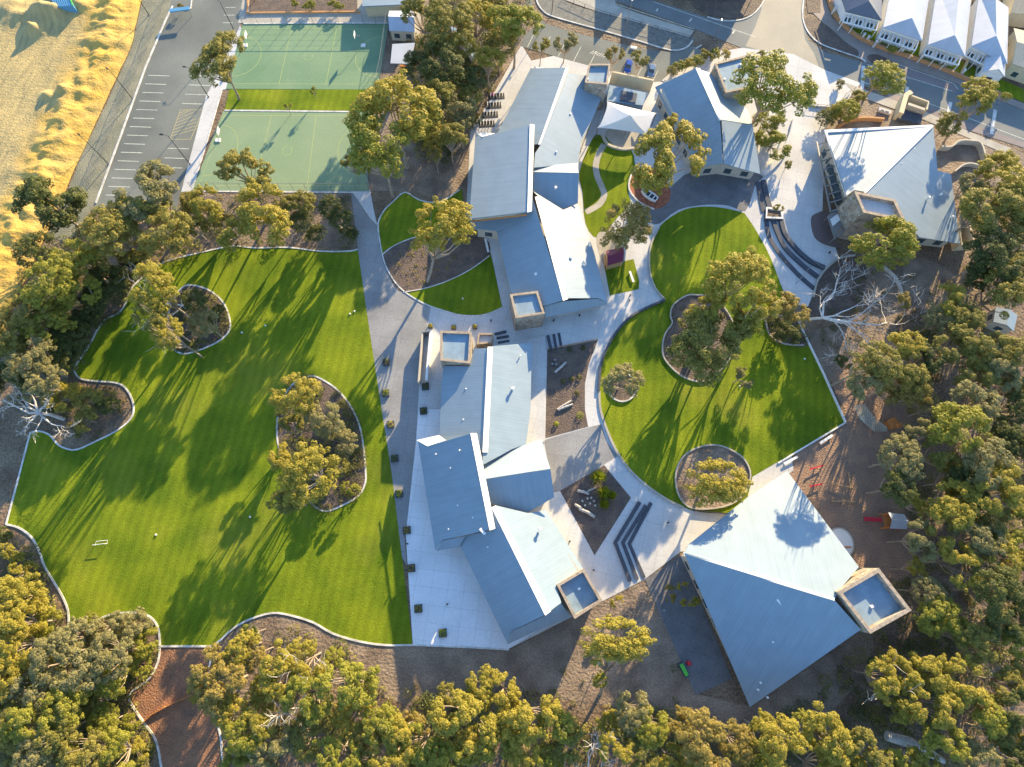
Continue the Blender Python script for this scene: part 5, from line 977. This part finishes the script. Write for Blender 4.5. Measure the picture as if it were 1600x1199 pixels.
def grasstree(x,y,r,label):
    c=G(x,y); t=thing('grass_tree',label,'grass tree',c,'grass trees in the diamond bed'); b=MB(); b.tube([c,c+Vector((0,0,1.2))],[.22,.18],7); b.build('trunk','bark',t); b=MB(); rr=random.Random(int(x)); R=r/7
    for _ in range(170):
        a=rr.uniform(0,6.28); e=rr.uniform(-.2,1.3); d=Vector((math.cos(a)*math.cos(e),math.sin(a)*math.cos(e),math.sin(e))); s=c+Vector((0,0,1.2)); q=Vector((-math.sin(a),math.cos(a),0))*.03; T=s+d*R*rr.uniform(.7,1.15)-Vector((0,0,.25*math.cos(e))); b.face([s-q,s+q,s+d*R*.6+q*1.6,T,s+d*R*.6-q*1.6])
    b.build('crown','lemon',t)
grasstree(933,747,15,'large yellow spiky grass tree at the top of the diamond bed'); grasstree(942,772,13,'middle yellow spiky grass tree in the diamond bed'); grasstree(943,789,9,'lowest yellow spiky grass tree in the diamond bed'); grasstree(955,775,8,'rightmost small spiky grass tree in the diamond bed')
# planters and pots
def planter(x,y,s,label,m,rz=0.1,box=True):
    c=G(x,y); t=thing('planter',label,'planter',c,'planters on the promenade and terrace'); b=MB(); b.box(c+Vector((0,0,.3)),(s,s,.6),rz); b.build('box','darkstone' if box else 'timber',t); b=MB(); rr=random.Random(int(x+y)); leaf_clump(b,c+Vector((0,0,.75)),s*.48,110,.13,rr); b.build('plant',m,t)
PL=[(604,567,'dark bushy planter on the promenade nearest the courtyard lawn','lf_dark'),(603,615,'lemon-topped planter high on the promenade','lemon'),(611,664,'orange-edged planter in the middle of the promenade','lf_yellow'),(617,717,'dark green planter where the raised block shades the promenade','lf_dark'),(624,772,'yellowish planter in the sunlit gap of the promenade','lemon'),(636,829,'brown-leaved planter on the last dark paving of the promenade','lf_orange'),(643,888,'highest planter on the pale terrace, orange-yellow leaved','lf_orange'),(654,951,'middle planter on the pale terrace near the lawn edge','lf_olive'),(692,989,'lowest planter on the pale terrace with lime leaves','lemon'),(665,605,'upper dark square planter beside the lower wing','lf_dark'),(662,643,'lower dark square planter beside the lower wing','lf_dark')]
for x,y,l,m in PL: planter(x,y,1.5,l,m)
for x,y,l in ((673,511,'left leafy potted plant above the blue-roofed stone box'),(709,513,'small middle potted plant above the blue-roofed stone box'),(742,512,'right leafy potted plant above the blue-roofed stone box')): planter(x,y,1.0,l,'lf_yellow')
# logs
def log(a,c,r,label,grp='bleached logs in the planting beds',n=7):
    A=G(*a,r);C=G(*c,r); t=MB(); mid=A.lerp(C,.5)+Vector((.15,.1,.1)); t.tube([A,mid,C],[r,r*1.05,r*.8],n); o=t.build('log','timber'); tag(origin(o),label,'log',grp)
log((867,582),(885,566),.28,'curved pale log high in the narrow planting bed'); log((871,640),(893,626),.25,'upper pale log of the v-shaped pair in the narrow bed'); log((872,641),(895,632),.25,'lower pale log of the v-shaped pair in the narrow bed')
log((902,767),(920,772),.3,'upper straight pale log in the diamond bed'); log((905,795),(929,808),.35,'longest pale log at the bottom of the log ring in the diamond bed'); log((898,788),(912,800),.3,'short pale log left of the longest in the diamond bed'); log((918,768),(932,762),.18,'thin pale branch at the top of the diamond bed')
for i,(x,y) in enumerate(((910,783),(918,779),(922,787),(914,790),(928,783),(924,778),(930,790))):
    p=G(x,y,.2); b=MB(); b.tube([p-Vector((0,0,.2)),p+Vector((0,0,.2))],[.25,.22],7); o=b.build('stump_seat','timber'); tag(origin(o),'small pale stump seat in the log ring of the diamond bed','stump','stump seats in the diamond bed')
for i,(x,y) in enumerate(((863,569),(867,563),(869,570))):
    p=G(x,y,.3); b=MB(); b.tube([p-Vector((0,0,.3)),p+Vector((0,0,.25))],[.3,.26],7); o=b.build('boulder','steel'); tag(origin(o),'small grey boulder beside the curved log in the narrow bed','boulder','boulders in the narrow bed')
# benches
def bench(a,c,label,m='white',w_=.5):
    A=G(*a,.45);C=G(*c,.45); t=thing('bench',label,'bench',(*((A+C)/2).xy,0)); b=MB(); b.beam(A,C,w_,.08); b.build('seat',m,t)
    for k in(.12,.88): q=A.lerp(C,k); b=MB(); b.box((q.x,q.y,.21),(.12,.4,.42),math.atan2((C-A).y,(C-A).x)); b.build('leg','steel',t)
bench((1281,693),(1301,680),'right white bench just outside the lower corner of the central lawn'); bench((1225,725),(1246,714),'left white bench outside the lower right edge of the central lawn'); bench((758,372),(763,394),'white bench at the right end of the dark courtyard bed'); bench((984,424),(990,441),'narrow pale bench on the small shaded lawn by the playhouse')
# lawn spots
for x,y,l in ((547,491,'left white ball-like marker of the pair on the oval'),(554,487,'right white ball-like marker of the pair on the oval'),(378,520,'white marker just right of the upper lawn island'),(415,509,'pale marker in shade on the upper oval'),(391,808,'white marker on the oval left of the central island'),(244,836,'white marker on the lower left of the oval'),(723,467,'white marker on the lower courtyard lawn'),(1257,561,'black and white object on the right of the central lawn'),(1156,604,'white marker at the foot of the sparse little grey tree')):
    p=G(x,y,.06); b=MB(); b.tube([p,p+Vector((0,0,.18)),p+Vector((0,0,.3))],[.2,.2,.08],8); o=b.build('lawn_marker','white'); tag(origin(o),l,'marker','white markers on the lawns')
t=thing('mini_goal','little white goal frame on the lower left of the oval','goal',G(157,850)); b=MB(); A=G(149,852,.05);C=G(167,850,.05); U=Vector((0,0,.9)); b.tube([A,A+U,C+U,C],.06,5); b.build('frame','white',t); b=MB(); D=Vector((0,.7,0)); b.tube([A,A+D,C+D,C],.05,4); b.build('ground_bar','white',t)
# bins, cones on patio
t=thing('green_planter_box','long green box beside the dark patio edge','box',G(1070,1047)); b=MB(); b.box(G(1068,1046,.5),(1.0,2.6,1.0),.45); b.build('tub','darkstone',t); b=MB(); b.box(G(1069,1047,1.05),(.7,2.2,.12),.45); b.build('lid','green',t)
b=MB(); p=G(1075,1036,0); b.tube([p,p+Vector((0,0,.9)),p+Vector((0,0,1.0))],[.45,.4,.2],9); o=b.build('ball','red'); tag(origin(o),'dull red round object on the edge of the dark patio','bin')
b=MB(); p=G(1037,954,0.05); b.tube([p,p+Vector((0,0,.4))],[.3,.25],8); o=b.build('stool','steel'); tag(origin(o),'small pale stool on the left side of the dark patio','stool')
# bollards / drains
for x,y,l in ((1043,817,'dark bollard on the pale concrete left of the triangular hall'),(927,891,'dark bollard near the point of the diamond bed'),(890,846,'dark bollard on the sunlit strip beside the diamond bed'),(785,462+0,'x'),(767,502,'dark bollard on the concrete above the small steps'),(905,494,'dark bollard below the skirt roof, near the lawn corner'),(865,502,'dark bollard below the middle wing skirt roof, left'),(984,463,'left one of two dark bollards near the small lawn'),(983,471,'lower one of two dark bollards near the small lawn'),(699,944,'dark bollard in the middle of the pale terrace'),(637,850,'dark bollard at the upper corner of the terrace'),(1219,222,'dark bollard on the paving right of the curved wall'),(1295,396,'dark bollard below the maroon forecourt')):
    if l=='x': continue
    p=G(x,y,0); b=MB(); b.tube([p,p+Vector((0,0,.8)),p+Vector((0,0,.85))],[.16,.16,.1],8); o=b.build('bollard','black'); tag(origin(o),l,'bollard','bollards on the paving')
# ---------------- lamps ----------------
def lamp(px,py,h,label,ang=math.radians(140),arm=1.2,m='black',double=False):
    o=G(px,py); t=thing('street_lamp',label,'street lamp',o,'lamp posts'); b=MB(); b.tube([o,o+Vector((0,0,h))],[.11,.06],7); b.build('pole',m,t)
    d=Vector((math.cos(ang),math.sin(ang),0)); b=MB(); b.tube([o+Vector((0,0,h-.1)),o+d*arm*.6+Vector((0,0,h+.2)),o+d*arm+Vector((0,0,h+.15))],.045,5); b.build('arm',m,t)
    b=MB(); b.box(o+d*(arm+.3)+Vector((0,0,h+.15)),(.75,.34,.14),ang); b.build('lamp_head',m if m=='black' else 'cap',t); b=MB(); b.tube([o,o+Vector((0,0,.15))],.25,8); b.build('foot','steel',t)
lamp(208,156,8.6,'upper of the two lamp posts leaning over the sand from the car park kerb'); lamp(170,257,9.0,'lower of the two lamp posts leaning over the sand from the car park kerb')
lamp(326,152,9.0,'lamp post on the shared path right of the upper parking bays',math.radians(170)); lamp(297,257,9.8,'lamp post on the shared path near the hatched parking area',math.radians(170)); lamp(365,46,7.8,'lamp post at the top end of the left car park near the upper court'); lamp(233,24,7.0,'lamp post at the very top of the sand works fence')
lamp(975,56,9.8,'lamp post on the median between road and upper slip lane',math.radians(80),.3,'steel'); lamp(1116,62,5.3,'lamp post by the junction beside the stone-sided box',math.radians(80),.3,'steel'); lamp(862,22,7,'lamp post at the left end of the median bed',math.radians(80),.3,'black')
# shadow-casting trees and posts stand where the photo shows them; low fence on the median
fence2([(880,-3),(930,20),(1000,40),(1078,62),(1084,52)],1.1,4,'dark low railing along the pale median footpath',m='black',rows=2)
fence2([(1262,166),(1275,168),(1305,170),(1320,150),(1335,140)],1.0,2.2,'dark low railing round the front of the plaza slab',m='black',rows=2,mesh=False)
# ---------------- cars ----------------
def car(px,py,ang,label,m):
    c=G(px,py); t=thing('parked_car',label,'car',c,'cars in the upper car park'); R=Matrix.Rotation(ang,3,'Z'); X=lambda x,y,z: c+R@Vector((x,y,z))
    prof=[(-2.15,.35),(-2.2,.75),(-1.9,.92),(-1.2,.98),(1.55,.98),(2.1,.85),(2.2,.45),(2.1,.3)]
    b=MB(); L=[X(x,-.86,z) for x,z in prof]; Rr=[X(x,.86,z) for x,z in prof]; n=len(prof)
    for i in range(n): j=(i+1)%n; b.face([L[i],L[j],Rr[j],Rr[i]][::-1])
    for side in (L,Rr[::-1]): b.face(side)
    b.build('body',m,t)
    cab=[(-1.75,.95),(-1.25,1.42),(.35,1.45),(1.05,.97)]; b=MB(); l=[X(x,-.72+(z-.95)*.22,z) for x,z in cab]; r=[X(x,.72-(z-.95)*.22,z) for x,z in cab]
    for i in range(3): b.face([l[i],l[i+1],r[i+1],r[i]])
    b.face(l); b.face(r[::-1]); b.build('window','glass',t)
    b=MB(); b.prism([X(-1.2,-.6,1.47),X(.3,-.6,1.49),X(.3,.6,1.49),X(-1.2,.6,1.47)],[X(-1.2,-.6,1.41),X(.3,-.6,1.41),X(.3,.6,1.41),X(-1.2,.6,1.41)]); b.build('roof',m,t)
    for sx in(-1.35,1.35):
        for sy in(-.82,.82):
            b=MB(); b.tube([X(sx,sy-.1,.32),X(sx,sy+.1,.32)],.32,12); w_=b.build('wheel','rubber',t); b=MB(); b.tube([X(sx,sy-.11,.32),X(sx,sy+.11,.32)],.18,10); o=b.build('rim','steel'); o.data.transform(Matrix.Translation(-c)); o.parent=w_
    for sy in(-.6,.6):
        b=MB(); b.box(X(2.13,sy,.68),(.16,.36,.16),ang); b.build('headlight','cap',t); b=MB(); b.box(X(-2.16,sy,.72),(.1,.34,.16),ang); b.build('tail_light','red',t)
car(981,107,math.radians(-103),'royal blue car parked left of the two near the flat entry block','blue'); car(1017,114,math.radians(-103),'blue-grey car parked right of the two near the upper hall','blueg')
b=MB(); b.box(G(990,75,.3),(1.6,.8,.5),-.2); o=b.build('car_trailer','white'); tag(origin(o),'small white trailer box at the kerb above the royal blue car','trailer')
# ---------------- playground ----------------
t=thing('play_tower','orange timber play tower with white gable roof and red slide','play tower',G(1390,815)); c=G(1386,815)
for dx in(-1.4,1.4):
    for dy in(-1.3,1.3): b=MB(); b.tube([c+Vector((dx,dy,0)),c+Vector((dx,dy,2.6))],.12,6); b.build('post','orange',t)
b=MB(); b.box(c+Vector((0,0,1.4)),(3.0,2.8,.15)); b.build('deck','orange',t)
for dy in(-1.3,1.3): b=MB(); b.box(c+Vector((0,dy,1.9)),(3.0,.1,.8)); b.build('rail','orange',t)
R1=[G(x,y,3.0) for x,y in [(1388,801),(1413,804),(1417,827),(1391,826)]]; m1=(R1[0]+R1[3])/2+Vector((0,0,.0)); ridge=[ (R1[0]+R1[3])/2+Vector((0,0,.9)),(R1[1]+R1[2])/2+Vector((0,0,.9))]
for q in ([R1[0],R1[1],ridge[1],ridge[0]],[ridge[0],ridge[1],R1[2],R1[3]]): b=MB(); b.prism(q,[k-Vector((0,0,.1)) for k in q],roofuv=True); b.build('roof','houseroof',t)
for p in R1: b=MB(); b.tube([Vector((p.x,p.y,0)).lerp(Vector((c.x,c.y,0)),.1),p.lerp(c+Vector((0,0,3)),.1)],.1,6); b.build('post','orange',t)
b=MB(); s0=G(1378,813,1.5); s1=G(1350,811,.25); b.beam(s0,s1,.75,.06); dd=(s1-s0).normalized(); u=dd.cross(Vector((0,0,1))).normalized()*.38
for k in(-1,1): b.beam(s0+u*k+Vector((0,0,.12)),s1+u*k+Vector((0,0,.12)),.06,.28)
b.build('slide','red',t)
def climbnet():
    t=thing('climbing_net','grey-white rope climbing structure with orange end in the playground','climbing frame',G(1362,652)); A=[G(1334,634,.3),G(1350,632,2.0),G(1368,655,2.4),G(1386,668,1.6)]; Bq=[G(1345,655,.2),G(1352,662,.8),G(1366,674,.8),G(1386,674,.5)]; b=MB(); N=18
    def L(P,t_): k=min(int(t_*3),2); return P[k].lerp(P[k+1],t_*3-k)
    for i in range(N+1): b.tube([L(A,i/N),L(A,i/N).lerp(L(Bq,i/N),.5)-Vector((0,0,.15)),L(Bq,i/N)],.05,3,False)
    for j in range(9):
        b.tube([L(A,i/12).lerp(L(Bq,i/12),j/8) for i in range(13)],.05,3,False)
    b.build('net','net',t)
    for p in A[:3]: b=MB(); b.tube([Vector((p.x,p.y,0)),p],.09,6); b.build('post','steel',t)
    b=MB(); c=G(1393,662,.9); b.box(c,(2.0,1.8,1.5),.5); b.box(c+Vector((.9,-.6,.7)),(.9,.8,1.2),.2); b.build('orange_platform','orange',t)
climbnet()
def seesaw(a,c,label):
    A=G(*a,.7);C=G(*c,.5); t=thing('seesaw',label,'seesaw',(*((A+C)/2).xy,0),'red seesaws in the playground'); b=MB(); b.beam(A,C,.25,.12); b.build('beam','red',t); mid=(A+C)/2; b=MB(); b.tube([Vector((mid.x,mid.y,0)),mid],.15,6); b.build('pivot','steel',t)
    for q in(A,C): b=MB(); b.box(q+Vector((0,0,.12)),(.35,.35,.1)); b.build('seat','red',t)
seesaw((1266,733),(1285,728),'upper red seesaw beside the triangular hall point'); seesaw((1266,760),(1283,757),'lower red seesaw beside the triangular hall point')
def pole(a,c,label,r=.13):
    A=G(*a,.6);C=G(*c,.6); t=thing('balance_beam',label,'balance beam',(*((A+C)/2).xy,0),'timber balance beams in the playground'); b=MB(); b.tube([A,C],r,7); b.build('beam','pole',t)
    for k in(.05,.95): q=A.lerp(C,k); b=MB(); b.tube([Vector((q.x,q.y,0)),q],.1,6); b.build('post','pole',t)
pole((1300,756),(1335,763),'upper horizontal timber balance beam in the playground'); pole((1300,783),(1336,784),'lower horizontal timber balance beam in the playground'); pole((1326,738),(1329,763),'upright-running thin timber beam meeting the upper balance beam')
t=thing('trampoline','round white disc play mat half hidden by the hall roof edge','play disc',G(1315,848)); b=MB(); c=G(1314,848,.5); R_=2.5; b.prism([c+Vector((R_*math.cos(a),R_*math.sin(a)*1.15,0)) for a in [i*math.pi/14 for i in range(28)]],[c+Vector((R_*math.cos(a),R_*math.sin(a)*1.15,-.12)) for a in [i*math.pi/14 for i in range(28)]]); b.build('mat','fabric',t); b=MB(); b.ribbon([c+Vector((R_*math.cos(a),R_*math.sin(a)*1.15,0)) for a in [i*math.pi/14 for i in range(28)]],.25,0,.6,True); b.build('rim','conc2',t); b=MB(); b.box(c+Vector((.6,-.9,.1)),(2.6,.3,.12),0); b.build('stripe','orange',t)
# playhouse
t,I,z=gable('playhouse','maroon-roofed timber playhouse below the orange-tinged tree',(947,392),(974,386),(974,408),(949,415),2.6,.9,'maroon','pole','playhouse',axis=0)
b=MB(); b.box(G(946,408,.6),(.3,2.5,1.2),0); b.build('porch_rail','pole',t)
# boat in the play pit
t=thing('play_boat','white toy boat with dark seats sunk in the red play pit','play boat',G(1014,306)); b=MB(); a=G(1003,297,.5); e=G(1026,312,.5); d=(e-a); L=d.length; d=d.normalized(); n_=Vector((-d.y,d.x,0)); prof=[(0,.05),(.15,.55),(.4,.85),(.75,.85),(1,.6)]
o=[a+d*L*k+n_*w_ for k,w_ in prof]+[a+d*L*k-n_*w_ for k,w_ in prof[::-1]]; b.ribbon([Vector((p.x,p.y,0)) for p in o],.22,.05,.75,True); b.build('hull','white',t)
b=MB(); b.prism([Vector((p.x,p.y,.3)) for p in o],[Vector((p.x,p.y,.1)) for p in o]); b.build('floor','darkstone',t)
for k in(.3,.55,.8): b=MB(); q=a+d*L*k; b.beam(Vector((q.x,q.y,.6))-n_*.7,Vector((q.x,q.y,.6))+n_*.7,.25,.08); b.build('seat','white',t)
b=MB(); p=G(1019,271,1.6); b.tube([Vector((p.x,p.y,0)),p],.08,6); o=b.build('pole','steel'); b2=MB(); b2.box(p+Vector((0,0,.4)),(.9,.7,.7),.3)
t=thing('play_flag','bright red box on a pole at the top of the play pit','play post',(p.x,p.y,0)); o.data.transform(Matrix.Translation(-Vector((p.x,p.y,0)))); o.parent=t; b2.build('box','red',t)
# bikes in racks
for i in range(4):
    t=thing('bike_rack',f'{NO[i]} bicycle rack from the top beside the upper left wing','bike rack',G(775-i*5,150+i*15),'bicycle racks beside the upper wing'); c=G(776-i*5.2,151+i*14.5); b=MB(); b.beam(c+Vector((-2,-.2,.06)),c+Vector((2,.2,.06)),1.9,.08); b.build('base','black',t)
    for j in range(5):
        b=MB(); q=c+Vector((-1.5+j*.75,0,0)); b.tube([q+Vector((0,-.6,.05)),q+Vector((0,-.6,.8)),q+Vector((0,.6,.8)),q+Vector((0,.6,.05))],.06,5); b.build('hoop','cap',t)
bush(770,149,4,'flower','small dark purple bush at the top of the bicycle racks')
# white planter on amphitheatre, palm-like detail
t=thing('white_planter','white square planter wall between the tiers and the curved steps','planter',G(1207,337)); b=MB(); b.ribbon([G(x,y) for x,y in [(1196,328),(1218,331),(1220,344),(1195,343)]],.5,0,.9,True); b.build('wall','cap',t); b=MB(); P3=[G(x,y,.6) for x,y in [(1196,328),(1218,331),(1220,344),(1195,343)]]; b.prism(P3,[Vector((p.x,p.y,0)) for p in P3]); b.build('soil','mulch',t)
t=thing('handrail','pair of steel handrails across the curved steps','handrail',G(1280,440)); 
for a,c in (((1247,440),(1268,415)),((1270,407),(1287,419))):
    b=MB(); A=G(*a,1.0);C=G(*c,1.0); b.tube([A-Vector((0,0,1)),A,C,C-Vector((0,0,1))],.07,5); b.build('rail','steel',t)
# fence / tape on brown path
for i,(a,c) in enumerate((((270,1068),(293,1060)),((226,1128),(268,1100)),((268,1100),(300,1087)))):
    pass
t=thing('orange_barrier_tape','orange mesh barrier strung across the brown entry path','barrier',G(262,1105)); b=MB(); b.ribbon([G(x,y) for x,y in [(226,1128),(240,1115),(262,1103),(282,1094),(300,1086)]],.12,.1,.7); b.build('tape','orange',t)
for x,y in((226,1128),(262,1103),(300,1086)): b=MB(); p=G(x,y); b.tube([p,p+Vector((0,0,1))],.06,5); b.build('stake','pole',t)
# construction site container
t=thing('site_container','blue and green-edged site container at the top of the sand works','container',G(93,2)); P3=[G(x,y,2.6) for x,y in [(70,-30),(100,-30),(114,9),(84,11)]]; b=MB(); b.prism(P3,[Vector((p.x,p.y,.2)) for p in P3]); b.build('box','bluesail',t); b=MB(); b.beam(P3[1]+Vector((0,0,.1)),P3[2]+Vector((0,0,.1)),.3,.2); b.build('edge','green',t)
for k in range(9): b=MB(); b.beam(P3[0].lerp(P3[1],(k+.5)/9)+Vector((0,0,.05)),P3[3].lerp(P3[2],(k+.5)/9)+Vector((0,0,.05)),.12,.1); b.build('rib','bluesail',t)
for o in list(bpy.data.objects):
    if '_o' in o: del o['_o']
